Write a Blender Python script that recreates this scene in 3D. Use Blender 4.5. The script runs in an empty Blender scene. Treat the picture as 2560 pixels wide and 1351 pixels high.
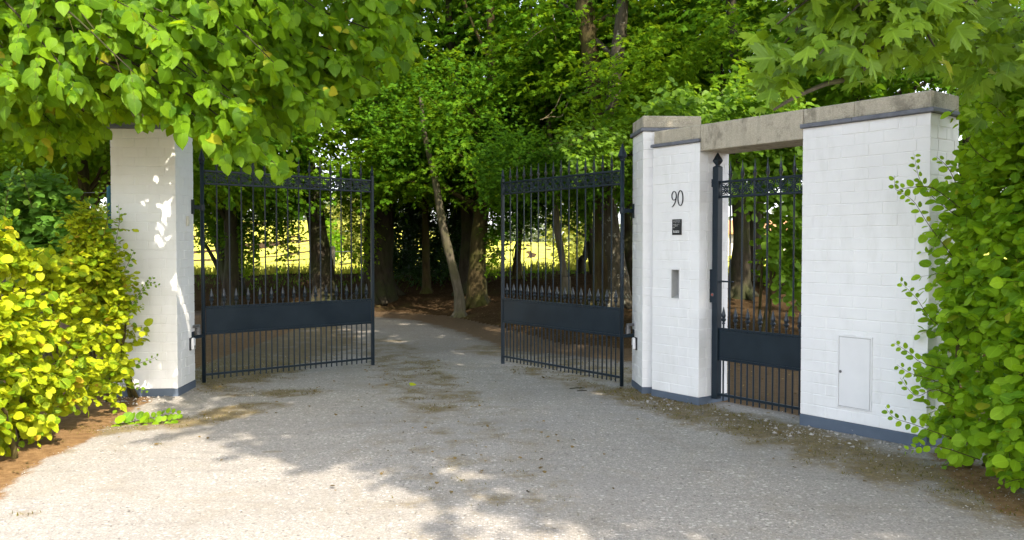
import bpy, math, random
import numpy as np
from mathutils import Vector, Matrix

random.seed(7)
RNG = np.random.default_rng(11)
scene = bpy.context.scene
COL = scene.collection
R = math.radians

# ------------------------------------------------------------------ camera model
F_PX, CX, CY, CAMH, HORIZON = 2100.0, 1280.0, 675.5, 1.5, 617.0
PITCH = math.atan((CY - HORIZON) / F_PX)


def at(px, py, Y):
    """world point seen at photo pixel (px, py) whose distance along +Y is Y"""
    u, v = (px - CX) / F_PX, (CY - py) / F_PX
    dx = u
    dy = math.cos(PITCH) + v * math.sin(PITCH)
    dz = -math.sin(PITCH) + v * math.cos(PITCH)
    return Vector((dx / dy * Y, Y, CAMH + dz / dy * Y))


def atz(px, py, z=0.0):
    d = at(px, py, 1.0) - Vector((0, 0, CAMH))
    t = (z - CAMH) / d.z
    return Vector((d.x * t, d.y * t, z))


# ------------------------------------------------------------------ scene graph helpers
def tag(o, label=None, cat=None, group=None, kind=None):
    if label: o['label'] = label
    if cat: o['category'] = cat
    if group: o['group'] = group
    if kind: o['kind'] = kind
    return o


def thing(name, label, cat, loc=(0, 0, 0), group=None):
    o = bpy.data.objects.new(name, None)
    o.empty_display_size = 0.2
    COL.objects.link(o)
    o.location = loc
    return tag(o, label, cat, group)


class MB:
    """collects vertices and faces in world space; build() links ONE mesh object"""

    def __init__(self):
        self.v, self.f = [], []

    def add(self, verts, faces):
        b = len(self.v)
        self.v.extend([tuple(p) for p in verts])
        self.f.extend([tuple(i + b for i in f) for f in faces])

    def frame_box(self, o, ax, ay, az, bevel=0.0):
        """box with corner o and edge vectors ax, ay, az"""
        o, ax, ay, az = Vector(o), Vector(ax), Vector(ay), Vector(az)
        if bevel <= 0:
            p = [o, o + ax, o + ax + ay, o + ay]
            p += [q + az for q in p]
            fs = [(0, 3, 2, 1), (4, 5, 6, 7), (0, 1, 5, 4), (1, 2, 6, 5), (2, 3, 7, 6), (3, 0, 4, 7)]
            if ax.cross(ay).dot(az) < 0: fs = [f[::-1] for f in fs]
            self.add(p, fs)
            return
        L = [a.length for a in (ax, ay, az)]
        b = min(bevel, min(L) * 0.45)
        u = [a.normalized() for a in (ax, ay, az)]
        vs, idx = [], {}
        for i in (0, 1):
            for j in (0, 1):
                for k in (0, 1):
                    base = o + ax * i + ay * j + az * k
                    s = [(1 - 2 * i), (1 - 2 * j), (1 - 2 * k)]
                    for m in range(3):  # vertex lying on the face whose normal is axis m
                        p = base.copy()
                        for n in range(3):
                            if n != m: p += u[n] * (b * s[n])
                        idx[(i, j, k, m)] = len(vs)
                        vs.append(p)
        fs = []
        c = lambda i, j, k, m: idx[(i, j, k, m)]
        for s in (0, 1):
            fs.append((c(s, 0, 0, 0), c(s, 1, 0, 0), c(s, 1, 1, 0), c(s, 0, 1, 0)))
            fs.append((c(0, s, 0, 1), c(0, s, 1, 1), c(1, s, 1, 1), c(1, s, 0, 1)))
            fs.append((c(0, 0, s, 2), c(1, 0, s, 2), c(1, 1, s, 2), c(0, 1, s, 2)))
        for a in (0, 1):
            for d in (0, 1):
                fs.append((c(0, a, d, 1), c(1, a, d, 1), c(1, a, d, 2), c(0, a, d, 2)))
                fs.append((c(a, 0, d, 0), c(a, 1, d, 0), c(a, 1, d, 2), c(a, 0, d, 2)))
                fs.append((c(a, d, 0, 0), c(a, d, 1, 0), c(a, d, 1, 1), c(a, d, 0, 1)))
        for i in (0, 1):
            for j in (0, 1):
                for k in (0, 1):
                    fs.append((c(i, j, k, 0), c(i, j, k, 1), c(i, j, k, 2)))
        cen = o + (ax + ay + az) * 0.5
        out = []
        for f in fs:
            p = [vs[q] for q in f]
            n = (p[1] - p[0]).cross(p[2] - p[0])
            m = sum(p, Vector()) / len(p)
            out.append(f if n.dot(m - cen) > 0 else f[::-1])
        self.add(vs, out)

    def tube(self, pts, radii, n=8, cap=True):
        pts = [Vector(p) for p in pts]
        if not hasattr(radii, '__len__'): radii = [radii] * len(pts)
        b = len(self.v)
        ref = None
        for i, p in enumerate(pts):
            t = (pts[min(i + 1, len(pts) - 1)] - pts[max(i - 1, 0)])
            if t.length < 1e-9: t = Vector((0, 0, 1))
            t.normalize()
            if ref is None:
                ref = Vector((1, 0, 0)) if abs(t.x) < 0.8 else Vector((0, 1, 0))
            x = (ref - t * ref.dot(t)).normalized()
            y = t.cross(x)
            ref = x
            for k in range(n):
                a = 2 * math.pi * k / n
                self.v.append(tuple(p + (x * math.cos(a) + y * math.sin(a)) * radii[i]))
        for i in range(len(pts) - 1):
            for k in range(n):
                k2 = (k + 1) % n
                self.f.append((b + i * n + k, b + i * n + k2, b + (i + 1) * n + k2, b + (i + 1) * n + k))
        if cap:
            self.f.append(tuple(b + k for k in range(n))[::-1])
            e = b + (len(pts) - 1) * n
            self.f.append(tuple(e + k for k in range(n)))

    def lathe(self, base, prof, n=8, sx=1.0, xdir=(1, 0, 0)):
        """profile [(radius, height)] turned about the vertical through base; sx flattens across"""
        base = Vector(base)
        xd = Vector(xdir).normalized()
        yd = Vector((0, 0, 1)).cross(xd)
        b = len(self.v)
        for r, h in prof:
            for k in range(n):
                a = 2 * math.pi * k / n
                self.v.append(tuple(base + xd * (r * math.cos(a)) + yd * (r * sx * math.sin(a)) + Vector((0, 0, h))))
        for i in range(len(prof) - 1):
            for k in range(n):
                k2 = (k + 1) % n
                self.f.append((b + i * n + k, b + i * n + k2, b + (i + 1) * n + k2, b + (i + 1) * n + k))
        self.f.append(tuple(b + k for k in range(n))[::-1])
        e = b + (len(prof) - 1) * n
        self.f.append(tuple(e + k for k in range(n)))

    def build(self, name, mat, parent=None, smooth=False):
        me = bpy.data.meshes.new(name)
        off = parent_origin(parent)
        me.from_pydata([(a - off[0], b - off[1], c - off[2]) for a, b, c in self.v], [], self.f)
        if smooth: me.polygons.foreach_set('use_smooth', [True] * len(me.polygons))
        me.materials.append(mat)
        me.update()
        o = bpy.data.objects.new(name, me)
        COL.objects.link(o)
        if parent: o.parent = parent
        return o


def parent_origin(p):
    v = Vector((0, 0, 0))
    while p is not None:
        v += p.location
        p = p.parent
    return v


def np_mesh(name, verts, loops, sizes, mat, parent=None, smooth=False, tone=None, uv=None):
    """mesh from numpy arrays; loops flat vertex indices, sizes = corners per face"""
    me = bpy.data.meshes.new(name)
    off = parent_origin(parent)
    verts = np.asarray(verts, dtype=np.float32) - np.array(off, dtype=np.float32)
    me.vertices.add(len(verts))
    me.vertices.foreach_set('co', verts.ravel())
    me.loops.add(len(loops))
    me.loops.foreach_set('vertex_index', np.asarray(loops, dtype=np.int32))
    sizes = np.asarray(sizes, dtype=np.int32)
    me.polygons.add(len(sizes))
    starts = np.zeros(len(sizes), dtype=np.int32)
    starts[1:] = np.cumsum(sizes)[:-1]
    me.polygons.foreach_set('loop_start', starts)
    if smooth: me.polygons.foreach_set('use_smooth', np.ones(len(sizes), dtype=bool))
    if uv is not None:
        l = me.uv_layers.new(name='leaf_uv')
        l.data.foreach_set('uv', np.asarray(uv, dtype=np.float32).ravel())
    if tone is not None:
        a = me.attributes.new('tone', 'FLOAT', 'FACE')
        a.data.foreach_set('value', np.asarray(tone, dtype=np.float32))
    me.materials.append(mat)
    me.update(calc_edges=True)
    o = bpy.data.objects.new(name, me)
    COL.objects.link(o)
    if parent: o.parent = parent
    return o


def copy_child(src, parent, loc=(0, 0, 0), rz=0.0, scale=1.0):
    c = src.copy()
    COL.objects.link(c)
    c.parent = parent
    c.location = loc
    c.rotation_euler = (0, 0, rz)
    c.scale = (scale,) * 3 if not hasattr(scale, '__len__') else scale
    return c


# ------------------------------------------------------------------ materials
class NT:
    def __init__(self, name):
        self.m = bpy.data.materials.new(name)
        self.m.use_nodes = True
        self.t = self.m.node_tree
        self.t.nodes.clear()
        self.out = self.n('ShaderNodeOutputMaterial')

    def n(self, typ, **kw):
        nd = self.t.nodes.new(typ)
        for k, v in kw.items(): setattr(nd, k, v)
        return nd

    def l(self, a, b): self.t.links.new(a, b)

    def coord(self, scale=1.0, kind='Object'):
        tc = self.n('ShaderNodeTexCoord')
        mp = self.n('ShaderNodeMapping')
        mp.inputs['Scale'].default_value = (scale,) * 3 if not hasattr(scale, '__len__') else scale
        self.l(tc.outputs[kind], mp.inputs[0])
        return mp.outputs[0]

    def noise(self, vec, scale, detail=4, rough=0.55, dist=0.0):
        nd = self.n('ShaderNodeTexNoise')
        nd.inputs['Scale'].default_value = scale
        nd.inputs['Detail'].default_value = detail
        nd.inputs['Roughness'].default_value = rough
        nd.inputs['Distortion'].default_value = dist
        self.l(vec, nd.inputs['Vector'])
        return nd.outputs['Fac']

    def voro(self, vec, scale, feature='F1', out='Distance'):
        nd = self.n('ShaderNodeTexVoronoi', feature=feature)
        nd.inputs['Scale'].default_value = scale
        self.l(vec, nd.inputs['Vector'])
        return nd.outputs[out]

    def ramp(self, fac, stops, interp='LINEAR'):
        nd = self.n('ShaderNodeValToRGB')
        cr = nd.color_ramp
        cr.interpolation = interp
        while len(cr.elements) < len(stops): cr.elements.new(0.5)
        for e, (p, c) in zip(cr.elements, stops):
            e.position = p
            e.color = (c[0], c[1], c[2], 1) if hasattr(c, '__len__') else (c, c, c, 1)
        self.l(fac, nd.inputs[0])
        return nd.outputs[0]

    def mix(self, fac, a, b, blend='MIX'):
        nd = self.n('ShaderNodeMix', data_type='RGBA', blend_type=blend)
        for s, v in ((nd.inputs[0], fac), (nd.inputs[6], a), (nd.inputs[7], b)):
            if hasattr(v, 'is_linked'): self.l(v, s)
            elif hasattr(v, '__len__'): s.default_value = (v[0], v[1], v[2], 1)
            else: s.default_value = v
        return nd.outputs[2]

    def math(self, op, a, b=0.0, clamp=False):
        nd = self.n('ShaderNodeMath', operation=op, use_clamp=clamp)
        for s, v in ((nd.inputs[0], a), (nd.inputs[1], b)):
            if hasattr(v, 'is_linked'): self.l(v, s)
            else: s.default_value = v
        return nd.outputs[0]

    def attr(self, name, out='Fac'):
        nd = self.n('ShaderNodeAttribute', attribute_name=name)
        return nd.outputs[out]

    def bump(self, h, strength=0.3, dist=0.01, normal=None):
        nd = self.n('ShaderNodeBump')
        nd.inputs['Strength'].default_value = strength
        nd.inputs['Distance'].default_value = dist
        self.l(h, nd.inputs['Height'])
        if normal is not None: self.l(normal, nd.inputs['Normal'])
        return nd.outputs[0]

    def principled(self, color, rough=0.7, spec=0.3, metal=0.0, normal=None):
        p = self.n('ShaderNodeBsdfPrincipled')
        for key, v in (('Base Color', color), ('Roughness', rough)):
            if hasattr(v, 'is_linked'): self.l(v, p.inputs[key])
            elif hasattr(v, '__len__'): p.inputs[key].default_value = (v[0], v[1], v[2], 1)
            else: p.inputs[key].default_value = v
        p.inputs['Specular IOR Level'].default_value = spec
        p.inputs['Metallic'].default_value = metal
        if normal is not None: self.l(normal, p.inputs['Normal'])
        return p.outputs[0]

    def done(self, shader):
        self.l(shader, self.out.inputs['Surface'])
        return self.m


def leaf_mat(name, dark, light, trans, tfac=0.42, rough=0.42, spec=0.35, veins=False, old=None):
    t = NT(name)
    tone = t.attr('tone')
    stops = [(0.0, dark), (0.75, light)]
    tstops = [(0.0, [c * 0.75 for c in trans]), (0.8, trans)]
    if old:
        stops += [(0.972, light), (0.992, old)]
        tstops += [(0.972, trans), (0.992, [c * 1.3 for c in old])]
    col = t.ramp(tone, stops)
    tcol = t.ramp(tone, tstops)
    big = t.noise(t.coord(1.0), 0.9, 2)
    col = t.mix(t.math('MULTIPLY', big, 0.35), col, t.mix(0.35, col, (0.075, 0.14, 0.010)))
    normal = None
    if veins:
        uv = t.n('ShaderNodeUVMap', uv_map='leaf_uv')
        sep = t.n('ShaderNodeSeparateXYZ')
        t.l(uv.outputs[0], sep.inputs[0])
        au = t.math('ABSOLUTE', sep.outputs[0])
        rib = t.math('LESS_THAN', au, 0.025)
        w = t.math('SUBTRACT', sep.outputs[1], t.math('MULTIPLY', au, 0.75))
        side = t.math('LESS_THAN', t.math('PINGPONG', t.math('MULTIPLY', w, 7.0), 0.5), 0.05)
        v = t.math('MAXIMUM', rib, t.math('MULTIPLY', side, 0.55))
        col = t.mix(t.math('MULTIPLY', v, 0.3), col, [min(1, c * 1.9 + 0.02) for c in light])
        hgt = t.math('PINGPONG', t.math('MULTIPLY', w, 7.0), 0.5)
        normal = t.bump(hgt, 0.35, 0.004)
    p = t.principled(col, rough, spec, normal=normal)
    tr = t.n('ShaderNodeBsdfTranslucent')
    t.l(tcol, tr.inputs['Color'])
    mx = t.n('ShaderNodeMixShader')
    mx.inputs[0].default_value = tfac
    t.l(p, mx.inputs[1])
    t.l(tr.outputs[0], mx.inputs[2])
    return t.done(mx.outputs[0])


def bark_mat(name, dark, light, moss=None, scale=1.0, lichen=False):
    t = NT(name)
    v = t.coord((scale * 1.0, scale * 1.0, scale * 0.28))
    n1 = t.noise(v, 14, 6, 0.65, 0.4)
    n2 = t.noise(t.coord(1.0), 2.2, 4)
    col = t.ramp(n1, [(0.3, dark), (0.72, light)])
    if moss:
        col = t.mix(t.ramp(n2, [(0.42, 0.0), (0.66, 0.85)]), col, moss)
    if lichen:
        vv = t.noise(t.coord(1.0), 11, 3, 0.6)
        col = t.mix(t.ramp(vv, [(0.6, 0.0), (0.66, 0.8)]), col, (0.24, 0.24, 0.19))
    return t.done(t.principled(col, 0.85, 0.15, normal=t.bump(n1, 0.7, 0.02)))


def make_materials():
    M = {}
    # painted brick
    t = NT('white_painted_brick')
    v = t.coord(1.0)
    n1 = t.noise(v, 2.3, 5, 0.6)
    n2 = t.noise(t.coord((1.0, 1.0, 0.25)), 6.0, 5, 0.65)
    n3 = t.noise(v, 90, 3)
    col = t.ramp(n1, [(0.3, (0.78, 0.78, 0.775)), (0.7, (0.86, 0.86, 0.855))])
    col = t.mix(t.ramp(n2, [(0.52, 0.0), (0.78, 0.3)]), col, (0.55, 0.55, 0.5))
    M['brick'] = t.done(t.principled(col, 0.5, 0.35, normal=t.bump(t.math('ADD', n3, t.math('MULTIPLY', n1, 2.0)), 0.12, 0.004)))
    # painted plinth
    t = NT('slate_blue_plinth_paint')
    v = t.coord(1.0)
    n1 = t.noise(v, 5, 5, 0.6)
    chip = t.noise(v, 26, 3, 0.5)
    col = t.ramp(n1, [(0.3, (0.080, 0.105, 0.145)), (0.7, (0.105, 0.135, 0.18))])
    col = t.mix(t.ramp(chip, [(0.735, 0.0), (0.75, 0.8)]), col, (0.5, 0.5, 0.48))
    M['plinth'] = t.done(t.principled(col, 0.6, 0.3, normal=t.bump(n1, 0.2, 0.006)))
    # slate
    t = NT('grey_slate')
    v = t.coord(1.0)
    n1 = t.noise(v, 9, 6, 0.65)
    col = t.ramp(n1, [(0.3, (0.095, 0.105, 0.13)), (0.7, (0.19, 0.2, 0.23))])
    M['slate'] = t.done(t.principled(col, 0.55, 0.35, normal=t.bump(n1, 0.4, 0.006)))
    # concrete
    for nm, stain in (('concrete', 0.3), ('concrete_stained', 0.5)):
        t = NT(nm)
        v = t.coord(1.0)
        n1 = t.noise(v, 3.2, 6, 0.6)
        grain = t.voro(v, 85)
        n2 = t.noise(t.coord((1, 1, 0.6)), 5.5, 8, 0.72, 0.3)
        col = t.ramp(n1, [(0.25, (0.46, 0.41, 0.315)), (0.75, (0.60, 0.545, 0.43))])
        col = t.mix(t.ramp(grain, [(0.15, 0.0), (0.6, 0.35)]), col, (0.28, 0.26, 0.21))
        col = t.mix(t.math('MULTIPLY', t.ramp(n2, [(0.50, 0.0), (0.61, 1.0)]), stain), col, (0.085, 0.08, 0.06))
        drip = t.noise(t.coord((14, 14, 0.8)), 1.0, 3, 0.6)
        col = t.mix(t.math('MULTIPLY', t.ramp(drip, [(0.5, 0.0), (0.72, 0.6)]), stain), col, (0.13, 0.12, 0.09))
        M[nm] = t.done(t.principled(col, 0.9, 0.15, normal=t.bump(grain, 0.5, 0.008)))
    # gate paint
    t = NT('anthracite_gate_paint')
    v = t.coord(1.0)
    n1 = t.noise(v, 4, 5, 0.6)
    sp = t.noise(v, 120, 2)
    col = t.ramp(n1, [(0.3, (0.008, 0.016, 0.025)), (0.7, (0.014, 0.025, 0.036))])
    col = t.mix(t.ramp(sp, [(0.77, 0.0), (0.8, 0.35)]), col, (0.4, 0.4, 0.38))
    rg = t.ramp(n1, [(0.3, 0.30), (0.7, 0.46)])
    M['gate'] = t.done(t.principled(col, rg, 0.30, normal=t.bump(n1, 0.06, 0.01)))
    t = NT('highlit_spear_paint')  # glossier gate paint, lightened to put spearhead highlights into the colour
    n1 = t.noise(t.coord(1.0), 30, 3)
    M['spear'] = t.done(t.principled(t.ramp(n1, [(0.3, (0.012, 0.019, 0.027)), (0.7, (0.022, 0.031, 0.041))]), 0.3, 0.5, 0.1))
    t = NT('galvanised_metal')
    n1 = t.noise(t.coord(1.0), 60, 4)
    M['zinc'] = t.done(t.principled(t.ramp(n1, [(0.3, 0.10), (0.7, 0.22)]), 0.5, 0.5, 0.6))
    t = NT('white_enamel')
    n1 = t.noise(t.coord(1.0), 5, 4)
    M['enamel'] = t.done(t.principled(t.ramp(n1, [(0.3, (0.76, 0.76, 0.76)), (0.7, (0.81, 0.81, 0.81))]), 0.35, 0.45))
    t = NT('recess_shade')  # grey carries the shade inside the slot and around the cabinet door
    n1 = t.noise(t.coord(1.0), 9, 4)
    M['niche'] = t.done(t.principled(t.ramp(n1, [(0.3, (0.40, 0.40, 0.39)), (0.7, (0.50, 0.50, 0.485))]), 0.6, 0.3))
    t = NT('cream_plastic')
    n1 = t.noise(t.coord(1.0), 9, 4)
    M['cream'] = t.done(t.principled(t.ramp(n1, [(0.3, (0.62, 0.6, 0.5)), (0.7, (0.7, 0.68, 0.58))]), 0.4, 0.4))
    t = NT('black_plastic')
    n1 = t.noise(t.coord(1.0), 40, 3)
    M['black'] = t.done(t.principled(t.ramp(n1, [(0.3, (0.012, 0.014, 0.017)), (0.7, (0.02, 0.022, 0.026))]), 0.35, 0.45))
    t = NT('white_lettering')
    n1 = t.noise(t.coord(1.0), 200, 2)
    M['white'] = t.done(t.principled(t.ramp(n1, [(0.3, 0.62), (0.7, 0.8)]), 0.5, 0.3))
    t = NT('red_enamel')
    n1 = t.noise(t.coord(1.0), 200, 2)
    M['red'] = t.done(t.principled(t.ramp(n1, [(0.3, (0.3, 0.06, 0.05)), (0.7, (0.4, 0.1, 0.08))]), 0.4, 0.4))
    t = NT('blue_green_post_paint')
    n1 = t.noise(t.coord((1, 1, 0.3)), 30, 4)
    M['bluepost'] = t.done(t.principled(t.ramp(n1, [(0.3, (0.015, 0.10, 0.14)), (0.7, (0.03, 0.17, 0.22))]), 0.5, 0.35))
    t = NT('wire_steel')
    n1 = t.noise(t.coord(1.0), 50, 2)
    M['wire'] = t.done(t.principled(t.ramp(n1, [(0.3, 0.18), (0.7, 0.3)]), 0.5, 0.4, 0.6))
    t = NT('weathered_wood')
    n1 = t.noise(t.coord((1, 1, 0.1)), 30, 5)
    M['wood'] = t.done(t.principled(t.ramp(n1, [(0.3, (0.09, 0.075, 0.06)), (0.7, (0.2, 0.17, 0.14))]), 0.85, 0.1, normal=t.bump(n1, 0.5, 0.01)))
    # bark
    M['bark_dark'] = bark_mat('dark_bark', (0.018, 0.015, 0.010), (0.06, 0.05, 0.034), (0.04, 0.05, 0.016))
    M['bark_brown'] = bark_mat('brown_mossy_bark', (0.032, 0.024, 0.010), (0.080, 0.060, 0.026), (0.060, 0.066, 0.014))
    M['bark_grey'] = bark_mat('pale_grey_bark', (0.062, 0.055, 0.038), (0.145, 0.125, 0.088), (0.085, 0.085, 0.034), 1.3)
    M['bark_lichen'] = bark_mat('lichened_bark', (0.032, 0.027, 0.017), (0.075, 0.066, 0.044), None, 1.0, True)
    M['twig'] = bark_mat('green_brown_twig', (0.05, 0.04, 0.015), (0.12, 0.10, 0.035), None, 4)
    M['deadtwig'] = bark_mat('bleached_twig', (0.14, 0.12, 0.07), (0.28, 0.24, 0.14), None, 4)
    # leaves
    M['leaf_wood'] = leaf_mat('woodland_leaf', (0.0135, 0.0512, 0.0039), (0.0746, 0.1793, 0.0078), (0.1980, 0.3826, 0.0138), 0.36, 0.6, 0.06)
    M['leaf_wood_b'] = leaf_mat('field_maple_leaf', (0.0214, 0.0705, 0.0039), (0.1164, 0.2274, 0.0091), (0.3252, 0.4959, 0.0138), 0.40, 0.6, 0.06)
    M['leaf_dark'] = leaf_mat('understorey_leaf', (0.0128, 0.0378, 0.0100), (0.0288, 0.0693, 0.0140), (0.0560, 0.1260, 0.0150), 0.3, 0.45, 0.3)
    M['leaf_lime'] = leaf_mat('lime_tree_leaf', (0.0337, 0.1040, 0.0039), (0.1325, 0.2535, 0.0078), (0.4595, 0.6440, 0.0115), 0.45, 0.5, 0.16, veins=True, old=(0.36, 0.33, 0.02))
    M['leaf_hedge_l'] = leaf_mat('sunny_hedge_leaf', (0.09, 0.205, 0.006), (0.430, 0.480, 0.012), (0.55, 0.60, 0.010), 0.36, 0.5, 0.16, veins=True, old=(0.5, 0.33, 0.03))  # yellow and green tone ends stand for sunlit and shaded leaves
    M['leaf_bramble'] = leaf_mat('blue_green_shrub_leaf', (0.0747, 0.1898, 0.0276), (0.1495, 0.3105, 0.0437), (0.3220, 0.5750, 0.0460), 0.40, 0.5, 0.2, veins=True)
    M['leaf_hedge_r'] = leaf_mat('green_hedge_leaf', (0.0832, 0.2134, 0.0084), (0.2495, 0.4270, 0.0140), (0.4371, 0.6474, 0.0138), 0.40, 0.5, 0.18, veins=True, old=(0.34, 0.36, 0.02))
    M['leaf_syc'] = leaf_mat('sycamore_leaf', (0.0500, 0.1175, 0.0112), (0.1560, 0.2685, 0.0199), (0.3987, 0.5589, 0.0124), 0.36, 0.45, 0.24, veins=True, old=(0.36, 0.33, 0.03))
    M['leaf_bush'] = leaf_mat('sunlit_bush_leaf', (0.0774, 0.1716, 0.0130), (0.1658, 0.3003, 0.0195), (0.3323, 0.5313, 0.0230), 0.42, 0.5, 0.25)
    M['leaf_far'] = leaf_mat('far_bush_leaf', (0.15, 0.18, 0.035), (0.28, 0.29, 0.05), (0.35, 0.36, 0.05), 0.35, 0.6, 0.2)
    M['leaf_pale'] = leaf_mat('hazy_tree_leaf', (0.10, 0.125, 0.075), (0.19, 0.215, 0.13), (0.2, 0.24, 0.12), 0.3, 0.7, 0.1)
    M['litter'] = leaf_mat('dry_litter', (0.07, 0.045, 0.02), (0.24, 0.16, 0.06), (0.2, 0.14, 0.05), 0.2, 0.7, 0.2)
    M['grass'] = leaf_mat('meadow_grass_blade', (0.30, 0.32, 0.03), (0.58, 0.56, 0.08), (0.5, 0.48, 0.06), 0.35, 0.6, 0.2)
    M['moss'] = leaf_mat('ground_moss', (0.07, 0.065, 0.014), (0.17, 0.14, 0.03), (0.14, 0.12, 0.02), 0.2, 0.8, 0.1)
    # soil / litter floor
    t = NT('woodland_soil')
    v = t.coord(1.0)
    n1 = t.noise(v, 1.6, 6, 0.6)
    n2 = t.noise(v, 28, 6, 0.7)
    vc = t.voro(v, 38, 'F1', 'Color')
    vs = t.n('ShaderNodeSeparateColor')
    t.l(vc, vs.inputs[0])
    col = t.ramp(n1, [(0.3, (0.044, 0.028, 0.014)), (0.7, (0.082, 0.053, 0.028))])
    col = t.mix(t.ramp(n2, [(0.4, 0.0), (0.75, 0.6)]), col, (0.035, 0.024, 0.015))
    col = t.mix(t.ramp(vs.outputs[0], [(0.90, 0.0), (0.94, 0.4)]), col, (0.15, 0.105, 0.06))
    col = t.mix(t.ramp(t.noise(v, 0.8, 4, 0.7), [(0.55, 0.0), (0.72, 0.55)]), col, (0.06, 0.065, 0.014))
    M['soil'] = t.done(t.principled(col, 1.0, 0.0, normal=t.bump(n2, 0.8, 0.03)))
    # driveway
    t = NT('gravel_driveway')
    v = t.coord(1.0)
    big = t.noise(v, 0.55, 5, 0.6)
    mid = t.noise(v, 3.2, 6, 0.65)
    fine = t.noise(v, 55, 6, 0.75)
    vd = t.voro(v, 75, 'F1', 'Distance')
    vc = t.voro(v, 75, 'F1', 'Color')
    vs = t.n('ShaderNodeSeparateColor')
    t.l(vc, vs.inputs[0])
    vd2 = t.voro(v, 31, 'F1', 'Distance')
    vc2 = t.voro(v, 31, 'F1', 'Color')
    vs2 = t.n('ShaderNodeSeparateColor')
    t.l(vc2, vs2.inputs[0])
    col = t.ramp(fine, [(0.28, (0.18, 0.17, 0.155)), (0.52, (0.325, 0.305, 0.275)), (0.75, (0.50, 0.47, 0.425))])
    peb = t.ramp(vs.outputs[0], [(0.0, (0.20, 0.187, 0.168)), (0.5, (0.355, 0.333, 0.30)), (1.0, (0.56, 0.53, 0.48))])
    col = t.mix(t.ramp(vd, [(0.35, 0.75), (0.55, 0.0)]), col, peb)
    col = t.mix(t.math('MULTIPLY', t.ramp(vs2.outputs[1], [(0.80, 0.0), (0.83, 1.0)]), t.ramp(vd2, [(0.28, 0.85), (0.4, 0.0)])), col, (0.60, 0.57, 0.52))
    col = t.mix(t.math('MULTIPLY', t.ramp(vs2.outputs[0], [(0.88, 0.0), (0.9, 1.0)]), t.ramp(vd2, [(0.2, 0.7), (0.32, 0.0)])), col, (0.07, 0.06, 0.05))
    col = t.mix(t.ramp(big, [(0.38, 0.0), (0.62, 0.42)]), col, (0.23, 0.222, 0.212))
    brn = t.noise(t.coord((1.0, 0.75, 1)), 1.7, 7, 0.72, 0.6)
    col = t.mix(t.ramp(brn, [(0.5, 0.0), (0.68, 0.42)]), col, (0.245, 0.212, 0.155))
    streak = t.noise(t.coord((0.35, 1.4, 1)), 5.5, 5, 0.65)
    col = t.mix(t.ramp(streak, [(0.52, 0.0), (0.72, 0.35)]), col, (0.17, 0.163, 0.155))
    moss = t.attr('moss')
    soil = t.attr('soil')
    brk = t.math('ADD', t.math('MULTIPLY', t.math('SUBTRACT', mid, 0.5), 2.6), t.math('MULTIPLY', t.math('SUBTRACT', fine, 0.5), 1.3))
    mfac = t.ramp(t.math('ADD', moss, t.math('MULTIPLY', brk, 0.75)), [(0.48, 0.0), (0.92, 0.78)])
    mcol = t.ramp(t.noise(v, 9, 6, 0.7), [(0.3, (0.125, 0.090, 0.028)), (0.55, (0.215, 0.155, 0.045)), (0.75, (0.24, 0.205, 0.06))])
    col = t.mix(mfac, col, t.mix(t.ramp(fine, [(0.4, 0.6), (0.62, 0.0)]), mcol, (0.045, 0.035, 0.02)))
    sfac = t.ramp(t.math('ADD', soil, t.math('MULTIPLY', brk, 0.45)), [(0.42, 0.0), (0.62, 1.0)])
    scol = t.ramp(t.noise(v, 14, 6, 0.7), [(0.3, (0.125, 0.072, 0.032)), (0.7, (0.27, 0.168, 0.08))])
    col = t.mix(sfac, col, scol)
    dark_fac = t.attr('dark')  # drive darkens past the gates, along the bank and behind the pier
    col = t.mix(dark_fac, col, t.mix(0.75, col, (0.06, 0.048, 0.034)))
    hgt = t.math('SUBTRACT', fine, t.math('MULTIPLY', vd, 0.8))
    M['drive'] = t.done(t.principled(col, 0.95, 0.06, normal=t.bump(hgt, 0.55, 0.012)))
    # meadow
    t = NT('dry_meadow')
    v = t.coord(1.0)
    n1 = t.noise(t.coord((0.5, 0.12, 1)), 0.6, 6, 0.65)
    n2 = t.noise(v, 8, 4, 0.7)
    col = t.ramp(n1, [(0.3, (0.48, 0.48, 0.04)), (0.55, (0.66, 0.63, 0.075)), (0.75, (0.72, 0.68, 0.13))])
    col = t.mix(t.ramp(n2, [(0.4, 0.3), (0.7, 0.0)]), col, (0.22, 0.26, 0.04))
    M['meadow'] = t.done(t.principled(col, 0.9, 0.1, normal=t.bump(n2, 0.6, 0.08)))
    # stones
    t = NT('loose_stone')
    tone = t.attr('tone')
    col = t.ramp(tone, [(0.0, (0.12, 0.114, 0.106)), (0.45, (0.34, 0.32, 0.29)), (0.8, (0.43, 0.408, 0.375)), (1.0, (0.56, 0.535, 0.49))])
    M['stone'] = t.done(t.principled(col, 0.85, 0.2))
    # far building
    t = NT('pale_render')
    n1 = t.noise(t.coord(1.0), 1.5, 5)
    M['render'] = t.done(t.principled(t.ramp(n1, [(0.3, (0.5, 0.47, 0.42)), (0.7, (0.62, 0.6, 0.54))]), 0.9, 0.1))
    t = NT('orange_roof_tile')
    wv = t.n('ShaderNodeTexWave')
    wv.inputs['Scale'].default_value = 5
    t.l(t.coord(1.0), wv.inputs[0])
    M['rooftile'] = t.done(t.principled(t.ramp(wv.outputs[1], [(0.2, (0.32, 0.15, 0.07)), (0.8, (0.48, 0.25, 0.12))]), 0.85, 0.1))
    t = NT('dark_window')
    n1 = t.noise(t.coord(1.0), 2, 2)
    M['window'] = t.done(t.principled(t.ramp(n1, [(0.3, (0.09, 0.09, 0.1)), (0.7, (0.14, 0.14, 0.15))]), 0.3, 0.5))
    return M


M = make_materials()

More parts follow.
